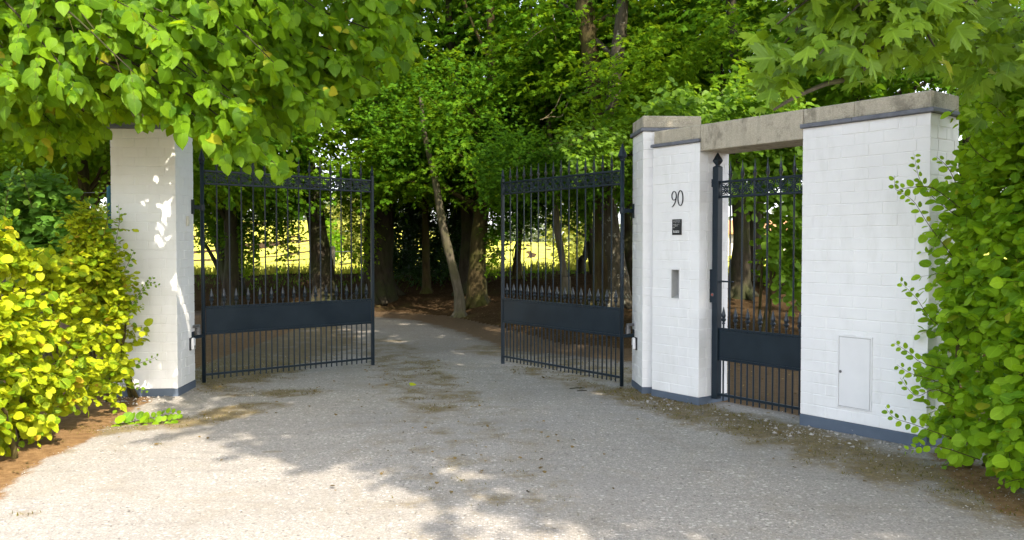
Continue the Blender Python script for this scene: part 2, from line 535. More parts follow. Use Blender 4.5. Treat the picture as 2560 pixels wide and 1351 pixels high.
# ------------------------------------------------------------------ terrain
TOE = np.array([(40, 8.0), (9, 9.6), (4.0, 10.2), (1.9, 10.9), (0.25, 12.2), (-0.85, 15.2), (-1.8, 17.2), (-3.0, 18.2),
                (-6, 18.6), (-12, 18.0), (-20, 17.0), (-60, 14)], dtype=float)


def toe_dist(x, y):
    """signed distance from the foot of the bank, positive on the bank"""
    best = np.full(x.shape, 1e9)
    for a, b in zip(TOE[:-1], TOE[1:]):
        ab = b - a
        t = np.clip(((x - a[0]) * ab[0] + (y - a[1]) * ab[1]) / (ab @ ab), 0, 1)
        best = np.minimum(best, np.hypot(x - a[0] - t * ab[0], y - a[1] - t * ab[1]))
    yy = np.interp(-x, -TOE[:, 0], TOE[:, 1])
    return np.where(y > yy, best, -best)


def sstep(a, b, x):
    t = np.clip((x - a) / (b - a), 0, 1)
    return t * t * (3 - 2 * t)


def terrain(x, y):
    x, y = np.asarray(x, float), np.asarray(y, float)
    d = toe_dist(x, y)
    z = 0.74 * sstep(-0.2, 5.5, d)
    z = z + 0.10 * sstep(0.3, 1.6, d) * np.exp(-((x - 0.5) / 6) ** 2)
    z = z - 0.02 * sstep(0.5, 3, d) * (1 + np.sin(x * 1.7 + y * 0.9)) + 0.02 * sstep(0, 2, d) * np.sin(x * 3.1 - y * 2.3)
    z = z - 0.5 * sstep(22.8, 31, y)
    z = z + 5.2 * sstep(70, 190, y) * sstep(5, -45, x)
    z = z + 2.6 * sstep(55, 260, y)
    return z


def tz(x, y): return float(terrain(np.array([x]), np.array([y]))[0])


def axis(lo, hi, dense_lo, dense_hi, step, grow=1.18):
    a = list(np.arange(dense_lo, dense_hi + 1e-6, step))
    s, p = step, dense_hi
    while p < hi:
        s *= grow
        p = min(p + s, hi)
        a.append(p)
    s, p = step, dense_lo
    b = []
    while p > lo:
        s *= grow
        p = max(p - s, lo)
        b.append(p)
    return np.array(b[::-1] + a)


def grid_mesh(name, xs, ys, zf, mat, keep=None, attrs=None):
    X, Y = np.meshgrid(xs, ys)
    Z = zf(X, Y)
    nx, ny = len(xs), len(ys)
    V = np.stack([X.ravel(), Y.ravel(), Z.ravel()], 1)
    i, j = np.meshgrid(np.arange(nx - 1), np.arange(ny - 1))
    a = (j * nx + i).ravel()
    Q = np.stack([a, a + 1, a + nx + 1, a + nx], 1)
    if keep is not None:
        c = V[Q].mean(1)
        Q = Q[keep(c[:, 0], c[:, 1])]
        used, inv = np.unique(Q, return_inverse=True)
        V, Q = V[used], inv.reshape(Q.shape)
    o = np_mesh(name, V, Q.ravel(), np.full(len(Q), 4), mat, smooth=True)
    if attrs:
        for nm, fn in attrs.items():
            at_ = o.data.attributes.new(nm, 'FLOAT', 'POINT')
            at_.data.foreach_set('value', fn(V[:, 0], V[:, 1]).astype(np.float32))
    return o


ground = grid_mesh('ground', axis(-420, 420, -9, 9, 0.25), axis(-60, 620, 5, 26, 0.25), lambda x, y: terrain(x, y) - 0.008, M['soil'])
tag(ground, kind='structure')

# foot lines of the hedges and walls, used for the soil margin on the drive
HL = [atz(-160, 1320), atz(0, 1185), atz(180, 1095), atz(330, 1005), Vector((-3.9, 9.5, 0))]       # left hedge foot


def poly_d(x, y, pts):
    best = np.full(x.shape, 1e9)
    for a, b in zip(pts[:-1], pts[1:]):
        a, b = np.array(a[:2]), np.array(b[:2])
        ab = b - a
        t = np.clip(((x - a[0]) * ab[0] + (y - a[1]) * ab[1]) / (ab @ ab), 0, 1)
        best = np.minimum(best, np.hypot(x - a[0] - t * ab[0], y - a[1] - t * ab[1]))
    return best


def line_mask(pts, w0, w1): return lambda x, y: 1 - sstep(w0, w1, poly_d(x, y, pts))


def moss_attr(x, y):
    m = 0.95 * line_mask([atz(1590, 985), atz(1800, 1050), atz(2030, 1110), atz(2200, 1165), atz(2420, 1215), atz(2600, 1290)], 0.14, 0.80)(x, y)
    m = np.maximum(m, 0.75 * line_mask([atz(1310, 925), atz(1470, 965), atz(1600, 1000)], 0.08, 0.5)(x, y))
    m = np.maximum(m, 0.92 * line_mask([atz(240, 1080), atz(420, 1065), atz(520, 1050), atz(640, 1022)], 0.10, 0.5)(x, y))
    m = np.maximum(m, 0.80 * line_mask([atz(500, 965), atz(600, 985), atz(760, 985)], 0.08, 0.5)(x, y))
    m = np.maximum(m, 0.66 * line_mask([atz(930, 855), atz(1010, 905), atz(1060, 960), atz(1090, 1010)], 0.25, 0.95)(x, y))
    m = np.maximum(m, 0.98 * line_mask([Vector((-3.4, 9.8, 0)), Vector((-3.2, 13, 0)), Vector((-4.2, 16, 0))], 0.5, 1.4)(x, y))
    m = np.maximum(m, 0.78 * line_mask([Vector((1.3, 9.6, 0)), Vector((0.5, 10.9, 0)), Vector((-0.3, 12.2, 0))], 0.25, 0.9)(x, y))
    m = np.maximum(m, 0.46 * line_mask([atz(1040, 930), atz(1090, 1010), atz(1150, 1120), atz(1210, 1260)], 0.3, 1.25)(x, y))
    for px, py, r in ((420, 1115, 0.14), (560, 1120, 0.1), (690, 1130, 0.1), (190, 1220, 0.08), (60, 1290, 0.14), (150, 1135, 0.16), (300, 1130, 0.12)):
        c = atz(px, py)
        m = np.maximum(m, 0.62 * (1 - sstep(r * 0.3, r, np.hypot((x - c.x) * 0.7, y - c.y))))
    return m


W0P = atz(2000, 1066)


def soil_attr(x, y):
    # left of the hedge foot it is bare soil
    s = 1 - sstep(0.0, 0.34, poly_d(x, y, HL))
    yy = np.array([p[1] for p in HL])
    xx = np.interp(y, yy, np.array([p[0] for p in HL]))
    s = np.where(x < xx, 1.0, s)
    hr = [atz(2380, 1150), atz(2480, 1230), atz(2600, 1310)]
    s = np.maximum(s, 0.75 * (1 - sstep(0.0, 0.4, poly_d(x, y, hr))))
    d = toe_dist(x, y)
    s = np.maximum(s, sstep(-0.7, 0.15, d))
    behind = ((x - W0P[0]) * 0.803 + (y - W0P[1]) * 0.596) / 1.0
    s = np.maximum(s, sstep(0.18, 0.5, behind) * sstep(1.45, 2.0, x - 0.12 * (y - 9)))
    left = sstep(-3.6, -5.0, x) * sstep(9.0, 10.0, y)
    return np.maximum(s, left)


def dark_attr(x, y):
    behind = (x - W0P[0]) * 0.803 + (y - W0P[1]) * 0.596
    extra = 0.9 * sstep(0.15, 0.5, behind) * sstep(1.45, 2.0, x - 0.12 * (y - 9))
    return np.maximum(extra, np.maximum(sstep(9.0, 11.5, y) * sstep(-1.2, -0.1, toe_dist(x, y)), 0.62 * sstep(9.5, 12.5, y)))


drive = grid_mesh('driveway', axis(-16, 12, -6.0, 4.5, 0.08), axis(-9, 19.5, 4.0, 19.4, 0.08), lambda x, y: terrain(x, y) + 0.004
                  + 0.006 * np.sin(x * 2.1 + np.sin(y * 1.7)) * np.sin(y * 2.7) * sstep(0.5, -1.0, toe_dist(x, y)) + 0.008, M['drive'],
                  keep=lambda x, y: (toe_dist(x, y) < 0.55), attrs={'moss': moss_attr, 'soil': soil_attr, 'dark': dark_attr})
tag(drive, kind='structure')
meadow = grid_mesh('meadow', axis(-400, 400, -30, 30, 1.0), axis(23.6, 600, 23.6, 60, 1.0), lambda x, y: terrain(x, y) + 0.015, M['meadow'])
tag(meadow, kind='structure')


# ------------------------------------------------------------------ masonry
def bricks(mb, o, d, L, n, z0, nc, ch, blen, thick, parity0, full_even, hole=None, rng=random):
    """courses of beveled bricks on one face: o start corner on the ground plan, d along, n outward"""
    g, bv = 0.005, 0.003
    for k in range(nc):
        even = (k + parity0) % 2 == 0
        lo, hi = (0.0, L) if even == full_even else (thick + g, L - thick - g)
        off = 0.0 if even else -blen * 0.5
        spans, s = [], off
        while s < L:
            a, b = max(s, lo), min(s + blen, hi)
            if b - a > 0.02: spans.append((a, b))
            s += blen
        za, zb = z0 + k * ch, z0 + (k + 1) * ch
        if hole and za < hole[3] - 0.01 and zb > hole[2] + 0.01:
            ns = []
            for a, b in spans:
                if b <= hole[0] or a >= hole[1]: ns.append((a, b))
                else:
                    if hole[0] - a > 0.015: ns.append((a, hole[0]))
                    if b - hole[1] > 0.015: ns.append((hole[1], b))
            spans = ns
        for a, b in spans:
            j = rng.uniform(-0.0012, 0.0012)
            a2 = a + (g * 0.5 if a > lo + 1e-6 else 0)
            b2 = b - (g * 0.5 if b < hi - 1e-6 else 0)
            P = lambda s, z, w: Vector((o[0] + d[0] * s + n[0] * w, o[1] + d[1] * s + n[1] * w, z))
            zl, zh = za + g * 0.5 + rng.uniform(-.0008, .0008), zb - g * 0.5 + rng.uniform(-.0008, .0008)
            ring = [(a2, zl), (b2, zl), (b2, zh), (a2, zh)]
            inn = [(a2 + bv, zl + bv), (b2 - bv, zl + bv), (b2 - bv, zh - bv), (a2 + bv, zh - bv)]
            vs = [P(s, z, j) for s, z in inn] + [P(s, z, j - bv) for s, z in ring] + [P(s, z, -thick) for s, z in ring]
            fs = [(0, 1, 2, 3)]
            for q in range(4):
                q2 = (q + 1) % 4
                fs.append((4 + q, 4 + q2, q2, q))
                fs.append((8 + q, 8 + q2, 4 + q2, 4 + q))
            if Vector((d[0], d[1], 0)).cross(Vector((0, 0, 1))).dot(Vector((n[0], n[1], 0))) < 0:
                fs = [f[::-1] for f in fs]
            mb.add(vs, fs)


def brick_block(root, corner, d, n_back, L, T, z0, z1, ch, blen, hole=None):
    """rectangular masonry block. corner: front-left corner, d: along the front, n_back: into the block"""
    nc = max(1, round((z1 - z0) / ch))
    ch = (z1 - z0) / nc
    mb = MB()
    c = Vector((corner[0], corner[1], 0))
    d, nb = Vector((d[0], d[1], 0)), Vector((n_back[0], n_back[1], 0))
    th = 0.10
    bricks(mb, c, d, L, -nb, z0, nc, ch, blen, th, 0, True, hole)
    bricks(mb, c + d * L, nb, T, d, z0, nc, ch, blen, th, 0, False)
    bricks(mb, c + d * L + nb * T, -d, L, nb, z0, nc, ch, blen, th, 0, True)
    bricks(mb, c + nb * T, -nb, T, -d, z0, nc, ch, blen, th, 0, False)
    e = 0.0034
    if hole is None:
        mb.frame_box(c + d * e + nb * e + Vector((0, 0, z0)), d * (L - 2 * e), nb * (T - 2 * e), (0, 0, z1 - z0 - 0.001))
    else:
        a, b, h0, h1 = hole
        dp = 0.095
        mb.frame_box(c + d * e + nb * dp + Vector((0, 0, z0)), d * (L - 2 * e), nb * (T - dp - e), (0, 0, z1 - z0 - 0.001))
        for s0, s1, q0, q1 in ((e, a, z0, z1 - .001), (b, L - e, z0, z1 - .001), (a, b, z0, h0), (a, b, h1, z1 - .001)):
            mb.frame_box(c + d * s0 + nb * e + Vector((0, 0, q0)), d * (s1 - s0), nb * (dp - e - 0.001), (0, 0, q1 - q0))
    return mb.build('brickwork', M['brick'], root)


def ring_box(mb, corner, d, nb, L, T, ov, z0, h, bevel=0.004):
    c = Vector((corner[0], corner[1], z0))
    d, nb = Vector((d[0], d[1], 0)), Vector((nb[0], nb[1], 0))
    mb.frame_box(c - d * ov - nb * ov, d * (L + 2 * ov), nb * (T + 2 * ov), (0, 0, h), bevel)


# --- main gate pillars
ang = math.atan(130 / F_PX)
PD = Vector((math.cos(ang), math.sin(ang), 0))       # along the fronts
PB = Vector((-math.sin(ang), math.cos(ang), 0))      # into the drive
CH, BL = 0.0905, 0.235


def gate_pillar(label, corner, L, T, zs, ht, plh):
    root = thing('gate_pillar', label, 'gate pillar', (corner[0] + PD.x * L / 2, corner[1] + PB.y * T / 2, 0))
    brick_block(root, corner, PD, PB, L, T, plh, zs, CH, BL)
    mb = MB(); ring_box(mb, corner, PD, PB, L, T, 0.004, -0.25, 0.25 + plh - 0.002, 0.003); mb.build('plinth', M['plinth'], root)
    mb = MB(); ring_box(mb, corner, PD, PB, L, T, 0.026, zs + 0.001, 0.034); mb.build('drip_course', M['slate'], root)
    mb = MB(); ring_box(mb, corner, PD, PB, L, T, 0.002, zs + 0.0365, ht, 0.008); mb.build('coping', M['concrete'], root)
    return root


cl = atz(445, 994)
LP_W = 0.625
left_corner = Vector((cl.x, cl.y, 0)) - PD * LP_W
gate_pillar('white brick gate pillar half hidden by lime leaves beside the yellow hedge', left_corner, LP_W, 0.55, 2.66, 0.13, 0.09)
cr = atz(1605, 988)
RP_W, RP_T = 0.59, 0.50
gate_pillar('tall white brick gate pillar joined to the pier numbered 90', cr, RP_W, RP_T, 2.655, 0.12, 0.08)

# --- splayed side wall
WD = Vector((0.596, -0.803, 0)).normalized()
WB = Vector((0.803, 0.596, 0)).normalized()
W0 = atz(2000, 1066)                                   # near-left foot of the big wall


def on_line(px, base, dirv):
    """parameter t where base + t*dir is seen at pixel column px (eye height)"""
    u = at(px, HORIZON, 1.0).x
    return (u * base.y - base.x) / (dirv.x - u * dirv.y)


tR = on_line(2323, W0, WD)
tP = on_line(1748, W0, WD)                             # right edge of the pier numbered 90
tL = tP - 0.60
WT = 0.42
ZS, ZL0, ZL1 = 2.475, 2.39, 2.635                      # slate level, lintel bottom, top of concrete
pier_c = W0 + WD * tL
PIER_L = 0.60
course_w = (ZS - 0.09) / 26
course_w2 = (ZS - 0.08) / 26
niche = (0.31, 0.40, 0.08 + course_w2 * 10, 0.08 + course_w2 * 13)
t_n0 = on_line(1679, W0, WD) - tL
t_n1 = on_line(1699, W0, WD) - tL
niche = (t_n0, t_n1, niche[2], niche[3])
pier = thing('brick_pier', 'narrow white brick pier carrying the number 90 beside the small gate', 'brick pier', (pier_c.x, pier_c.y, 0))
brick_block(pier, pier_c, WD, WB, PIER_L, WT, 0.08, ZS, course_w, BL, niche)
mb = MB(); ring_box(mb, pier_c, WD, WB, PIER_L, WT, 0.004, -0.25, 0.25 + 0.078, 0.003); mb.build('plinth', M['plinth'], pier)
mb = MB()
mb.frame_box(pier_c + Vector((0, 0, ZS + 0.001)) - WB * 0.028 - WD * 0.01, WD * (PIER_L + 0.018), WB * (WT + 0.05), (0, 0, 0.030), 0.004)
mb.build('drip_course', M['slate'], pier)
mb = MB()
mb.frame_box(pier_c + Vector((0, 0, ZS + 0.0325)) + WB * 0.003 + WD * 0.01, WD * (PIER_L - 0.012), WB * (WT - 0.01), (0, 0, ZL1 - ZS - 0.0325), 0.006)
mb.build('coping', M['concrete'], pier)

wall_L = tR
wall = thing('brick_wall', 'broad white brick wall with a steel meter cabinet door, right of the small gate', 'brick wall', (W0.x, W0.y, 0))
brick_block(wall, W0, WD, WB, wall_L, WT, 0.108, ZS, (ZS - 0.108) / 26, BL)
mb = MB(); ring_box(mb, W0, WD, WB, wall_L, WT, 0.004, -0.3, 0.3 + 0.106, 0.003); mb.build('plinth', M['plinth'], wall)
mb = MB()
half = wall_L * 0.43
mb.frame_box(W0 + Vector((0, 0, ZS + 0.001)) - WB * 0.03 - WD * 0.012, WD * (half + 0.01), WB * (WT + 0.06), (0, 0, 0.033), 0.004)
mb.frame_box(W0 + Vector((0, 0, ZS + 0.0015)) - WB * 0.031 + WD * (half + 0.0005), WD * (wall_L - half + 0.035), WB * (WT + 0.062), (0, 0, 0.033), 0.004)
mb.build('drip_course', M['slate'], wall)
mb = MB()
mb.frame_box(W0 + Vector((0, 0, ZS + 0.0365)) + WB * 0.003 + WD * 0.002, WD * (half - 0.004), WB * (WT - 0.006), (0, 0, ZL1 - ZS - 0.0365), 0.005)
mb.frame_box(W0 + Vector((0, 0, ZS + 0.0365)) + WB * 0.002 + WD * half, WD * (wall_L - half), WB * (WT - 0.005), (0, 0, ZL1 - ZS - 0.0355), 0.005)
mb.build('coping', M['concrete_stained'], wall)

lint = thing('concrete_lintel', 'stained concrete beam spanning the opening over the small gate', 'lintel', (W0.x, W0.y, ZL0))
mb = MB()
mb.frame_box(W0 + WD * (tP + 0.003) + Vector((0, 0, ZL0)) + WB * 0.0005, WD * (-tP - 0.005), WB * (WT - 0.004), (0, 0, ZL1 - ZL0 + 0.001), 0.006)
mb.build('beam', M['concrete_stained'], lint)


# --- cabinet door on the big wall
def wall_pt(px, py, out=0.0, base=None):
    """point on the splayed wall plane (moved out towards the viewer) at a photo pixel"""
    base = base or W0
    d = at(px, py, 1.0) - Vector((0, 0, CAMH))
    b = base - WB * out
    t = (b.x * WB.x + b.y * WB.y) / (d.x * WB.x + d.y * WB.y)
    return Vector((d.x * t, d.y * t, CAMH + d.z * t))


a = wall_pt(2095, 838)
b_ = wall_pt(2180, 1025)
sa, sb = (a - W0).dot(WD), (b_ - W0).dot(WD)
zt, zb_ = wall_pt(2092, 836).z, wall_pt(2095, 1016).z
cab = MB()
o = W0 + WD * sa - WB * 0.010
fw = 0.014
cab.frame_box(o + Vector((0, 0, zt - fw)), WD * (sb - sa), WB * 0.02, (0, 0, fw), 0.002)
cab.frame_box(o + Vector((0, 0, zb_)), WD * (sb - sa), WB * 0.02, (0, 0, fw * 0.5), 0.002)
cab.frame_box(o + Vector((0, 0, zb_ + fw * 0.5)), WD * fw, WB * 0.02, (0, 0, zt - zb_ - fw * 1.5), 0.002)
cab.frame_box(o + WD * (sb - sa - fw) + Vector((0, 0, zb_ + fw * 0.5)), WD * fw, WB * 0.02, (0, 0, zt - zb_ - fw * 1.5), 0.002)
cab.frame_box(o + WD * 0.06 - WB * 0.004 + Vector((0, 0, zt - 0.0005)), WD * 0.10, WB * 0.012, (0, 0, 0.006), 0.001)
door_frame = cab.build('cabinet_frame', M['enamel'], wall)
dm = MB()
dm.frame_box(W0 + WD * (sa + fw + 0.004) - WB * 0.0095 + Vector((0, 0, zb_ + fw * 0.5 + 0.004)), WD * (sb - sa - 2 * fw - 0.008), WB * 0.008,
             (0, 0, zt - zb_ - fw * 1.5 - 0.008), 0.002)
door = dm.build('cabinet_door', M['enamel'], wall)
gp = MB()  # grey sheet behind the door, its edge shadow put into the colour
gp.frame_box(W0 + WD * (sa + 0.006) - WB * 0.0015 + Vector((0, 0, zb_ + 0.004)), WD * (sb - sa - 0.012), WB * 0.004, (0, 0, zt - zb_ - 0.008))
gp.build('shadow_line', M['niche'], wall)
lk = MB()
lp = wall_pt(2101, 929, 0.012)
for rr, w in ((0.011, 0.003), (0.006, 0.005)):
    lk.tube([lp, lp - WB * w], rr, 12)
lk.build('lock', M['zinc'], door)

# --- niche (letter slot) in the pier
ns = thing('letter_slot', 'tall recessed letter slot with pale frame in the pier below the plate', 'letter slot', tuple(pier_c + WD * t_n0 + Vector((0, 0, niche[2]))))
mb = MB()
c0 = pier_c + Vector((0, 0, 0))
na, nb2, nz0, nz1 = niche
dp = 0.088
mb.frame_box(c0 + WD * na + WB * dp + Vector((0, 0, nz0)), WD * (nb2 - na), WB * 0.004, (0, 0, nz1 - nz0))
mb.frame_box(c0 + WD * (na + .0005) + WB * 0.001 + Vector((0, 0, nz0 + .0005)), WD * 0.004, WB * (dp - .002), (0, 0, nz1 - nz0 - .001))
mb.frame_box(c0 + WD * (nb2 - 0.0045) + WB * 0.001 + Vector((0, 0, nz0 + .0005)), WD * 0.004, WB * (dp - .002), (0, 0, nz1 - nz0 - .001))
# sloping sill and flat head
p = [c0 + WD * (na + .005) + WB * 0.001 + Vector((0, 0, nz0 + .002)), c0 + WD * (nb2 - .005) + WB * 0.001 + Vector((0, 0, nz0 + .002)),
     c0 + WD * (nb2 - .005) + WB * (dp - .002) + Vector((0, 0, nz0 + .035)), c0 + WD * (na + .005) + WB * (dp - .002) + Vector((0, 0, nz0 + .035))]
mb.add(p + [q - Vector((0, 0, .0015)) for q in p], [(0, 1, 2, 3), (7, 6, 5, 4), (0, 4, 5, 1), (1, 5, 6, 2), (2, 6, 7, 3), (3, 7, 4, 0)])
mb.frame_box(c0 + WD * (na + .005) + WB * 0.001 + Vector((0, 0, nz1 - .005)), WD * (nb2 - na - .01), WB * (dp - .002), (0, 0, .004))
mb.build('recess', M['niche'], ns)
mb = MB()
fo = 0.006
for s0, s1, z0_, z1_ in ((na - .022, na - .0002, nz0 - .012, nz1), (nb2 + .0002, nb2 + .008, nz0 - .012, nz1), (na - .03, nb2 + .01, nz1 + .0002, nz1 + .022), (na, nb2, nz0 - .012, nz0)):
    mb.frame_box(c0 + WD * s0 - WB * fo + Vector((0, 0, z0_)), WD * (s1 - s0), WB * (fo + 0.006), (0, 0, z1_ - z0_), 0.0015)
mb.build('slot_frame', M['enamel'], ns)

# --- house number 90
hn = MB()


def stroke(mb, pts, w, base, depth=0.006):
    """flat bar letter stroke: pts in (s, z) on the pier face, variable half width w"""
    n = len(pts)
    L_, R_ = [], []
    for i in range(n):
        p0, p1 = pts[max(i - 1, 0)], pts[min(i + 1, n - 1)]
        tx, tz_ = p1[0] - p0[0], p1[1] - p0[1]
        q = math.hypot(tx, tz_) or 1
        nx, nz = -tz_ / q, tx / q
        L_.append((pts[i][0] + nx * w[i], pts[i][1] + nz * w[i]))
        R_.append((pts[i][0] - nx * w[i], pts[i][1] - nz * w[i]))
    P = lambda s, z, out: base + WD * s + Vector((0, 0, z)) - WB * out
    b = len(mb.v)
    for (l, r) in zip(L_, R_):
        for q in (P(*l, depth), P(*r, depth), P(*l, 0.0), P(*r, 0.0)): mb.v.append(tuple(q))
    for i in range(n - 1):
        a0, a1 = b + i * 4, b + (i + 1) * 4
        mb.f += [(a0, a0 + 1, a1 + 1, a1), (a0 + 2, a1 + 2, a1 + 3, a0 + 3), (a0, a1, a1 + 2, a0 + 2), (a0 + 1, a0 + 3, a1 + 3, a1 + 1)]
    mb.f += [(b, b + 2, b + 3, b + 1)]
    e = b + (n - 1) * 4
    mb.f += [(e, e + 1, e + 3, e + 2)]


def digit_pts(fn, n=40): return [fn(i / (n - 1)) for i in range(n)]


pn = wall_pt(1694, 496, 0.0025)
npx = 1.0 / (F_PX / pn.y)          # metres per photo pixel at the pier (vertical)
hpx = npx / (WD.x + 0.22 * -WD.y * -1 if False else 0.80)
S = lambda px: (wall_pt(px, 496).x - pn.x) / WD.x
Zp = lambda py: (496 - py) * npx
zoom = lambda zx, zy: (S(1660 + zx / 19.3), Zp(460 + zy / 19.3))
# nought
ell = digit_pts(lambda t: zoom(797 + 118 * math.sin(2 * math.pi * t), 697 - 360 * math.cos(2 * math.pi * t)), 49)
wd = [0.0032 + 0.0020 * abs(math.sin(2 * math.pi * i / 48)) for i in range(49)]
stroke(hn, ell, wd, pn)
# nine: bowl and tail
bowl = digit_pts(lambda t: zoom(492 + 108 * math.sin(2 * math.pi * t), 570 - 212 * math.cos(2 * math.pi * t)), 41)
stroke(hn, bowl, [0.0030 + 0.0018 * abs(math.sin(2 * math.pi * i / 40)) for i in range(41)], pn)
tail = [zoom(x, y) for x, y in ((602, 585), (598, 680), (580, 790), (548, 890), (505, 980), (450, 1055), (392, 1102))]
stroke(hn, tail, [0.0046, 0.0046, 0.0042, 0.0038, 0.0036, 0.0034, 0.0022], pn, 0.0066)
num = hn.build('house_number', M['black'])
tag(num, 'thin black house number 90 on the white pier', 'house number')

# --- name plate
pl = thing('name_plate', 'small black plate with white lettering under the house number', 'name plate', tuple(wall_pt(1693, 568)))
pp = lambda px, py, out: wall_pt(px, py, out)
p_tl, p_tr, p_bl = pp(1681, 549, 0.002), pp(1704.5, 548, 0.002), pp(1681, 588, 0.002)
mb = MB()
W_, H_ = (p_tr - p_tl).dot(WD), p_tl.z - p_bl.z
mb.frame_box(p_bl - WB * 0.006, WD * W_, WB * 0.006, (0, 0, H_), 0.0015)
mb.build('panel', M['black'], pl)
mb = MB()
rr = random.Random(4)


def glyph_row(u0, u1, v, h, cell, fill=0.8):
    u = u0
    while u < u1:
        w = cell * rr.uniform(0.55, 1.0)
        if rr.random() < fill:
            mb.frame_box(p_bl + WD * (W_ * u) - WB * 0.0066 + Vector((0, 0, H_ * v)), WD * (W_ * w), WB * 0.0006, (0, 0, H_ * h * rr.uniform(0.7, 1)))
        u += cell * 1.15


glyph_row(0.10, 0.84, 0.875, 0.028, 0.045, 0.95)
glyph_row(0.10, 0.88, 0.79, 0.018, 0.04, 0.75)
glyph_row(0.12, 0.44, 0.66, 0.035, 0.06, 0.9); glyph_row(0.52, 0.78, 0.665, 0.035, 0.055, 0.9)
glyph_row(0.12, 0.18, 0.56, 0.03, 0.05, 0.9); glyph_row(0.28, 0.46, 0.555, 0.05, 0.07, 1); glyph_row(0.56, 0.74, 0.56, 0.035, 0.07, 0.8)
glyph_row(0.08, 0.26, 0.45, 0.035, 0.06, 1)
glyph_row(0.15, 0.76, 0.15, 0.075, 0.07, 1); glyph_row(0.15, 0.76, 0.235, 0.05, 0.06, 0.9)
mb.frame_box(p_bl + WD * (W_ * 0.14) - WB * 0.0066 + Vector((0, 0, H_ * 0.15)), WD * (W_ * 0.045), WB * 0.0006, (0, 0, H_ * 0.16))
mb.build('lettering', M['white'], pl)


# ------------------------------------------------------------------ gates
def spear_short(mb, base, xd):
    mb.lathe(base, [(0.0085, 0.0), (0.016, 0.006), (0.016, 0.014), (0.010, 0.022), (0.024, 0.040), (0.027, 0.050), (0.015, 0.060), (0.018, 0.066),
                    (0.0235, 0.085), (0.013, 0.125), (0.003, 0.165)], 8, 0.75, xd)


def spear_long(mb, base, xd):
    mb.lathe(base, [(0.0075, 0.0), (0.014, 0.008), (0.012, 0.02), (0.009, 0.032), (0.016, 0.050), (0.0225, 0.075), (0.013, 0.092), (0.016, 0.100),
                    (0.011, 0.125), (0.006, 0.155), (0.0018, 0.20)], 8, 0.75, xd)


def scroll(mb, o, d, w, h):
    """one cell of frieze scrollwork in the plane d / Z"""
    r = 0.0046
    P = lambda u, v: o + d * (u * w) + Vector((0, 0, v * h))
    for cu, cv, ru, rv in ((0.5, 0.5, 0.17, 0.13), (0.27, 0.74, 0.2, 0.16), (0.73, 0.74, 0.2, 0.16), (0.27, 0.26, 0.2, 0.16), (0.73, 0.26, 0.2, 0.16)):
        mb.tube([P(cu + ru * math.cos(2 * math.pi * i / 12), cv + rv * math.sin(2 * math.pi * i / 12)) for i in range(13)], r, 5, False)
    for s in (1, -1):
        mb.tube([P(0.5 + s * (0.5 * t - 0.25) * 1.9, 0.02 + 0.96 * t + 0.05 * math.sin(6.28 * t)) for t in [i / 9 for i in range(10)]], r, 5)
    for q in (0, 1):
        mb.tube([P(0.5 + 0.42 * math.cos(math.pi * i / 10), q + (1 - 2 * q) * 0.30 * math.sin(math.pi * i / 10)) for i in range(11)], r, 5)


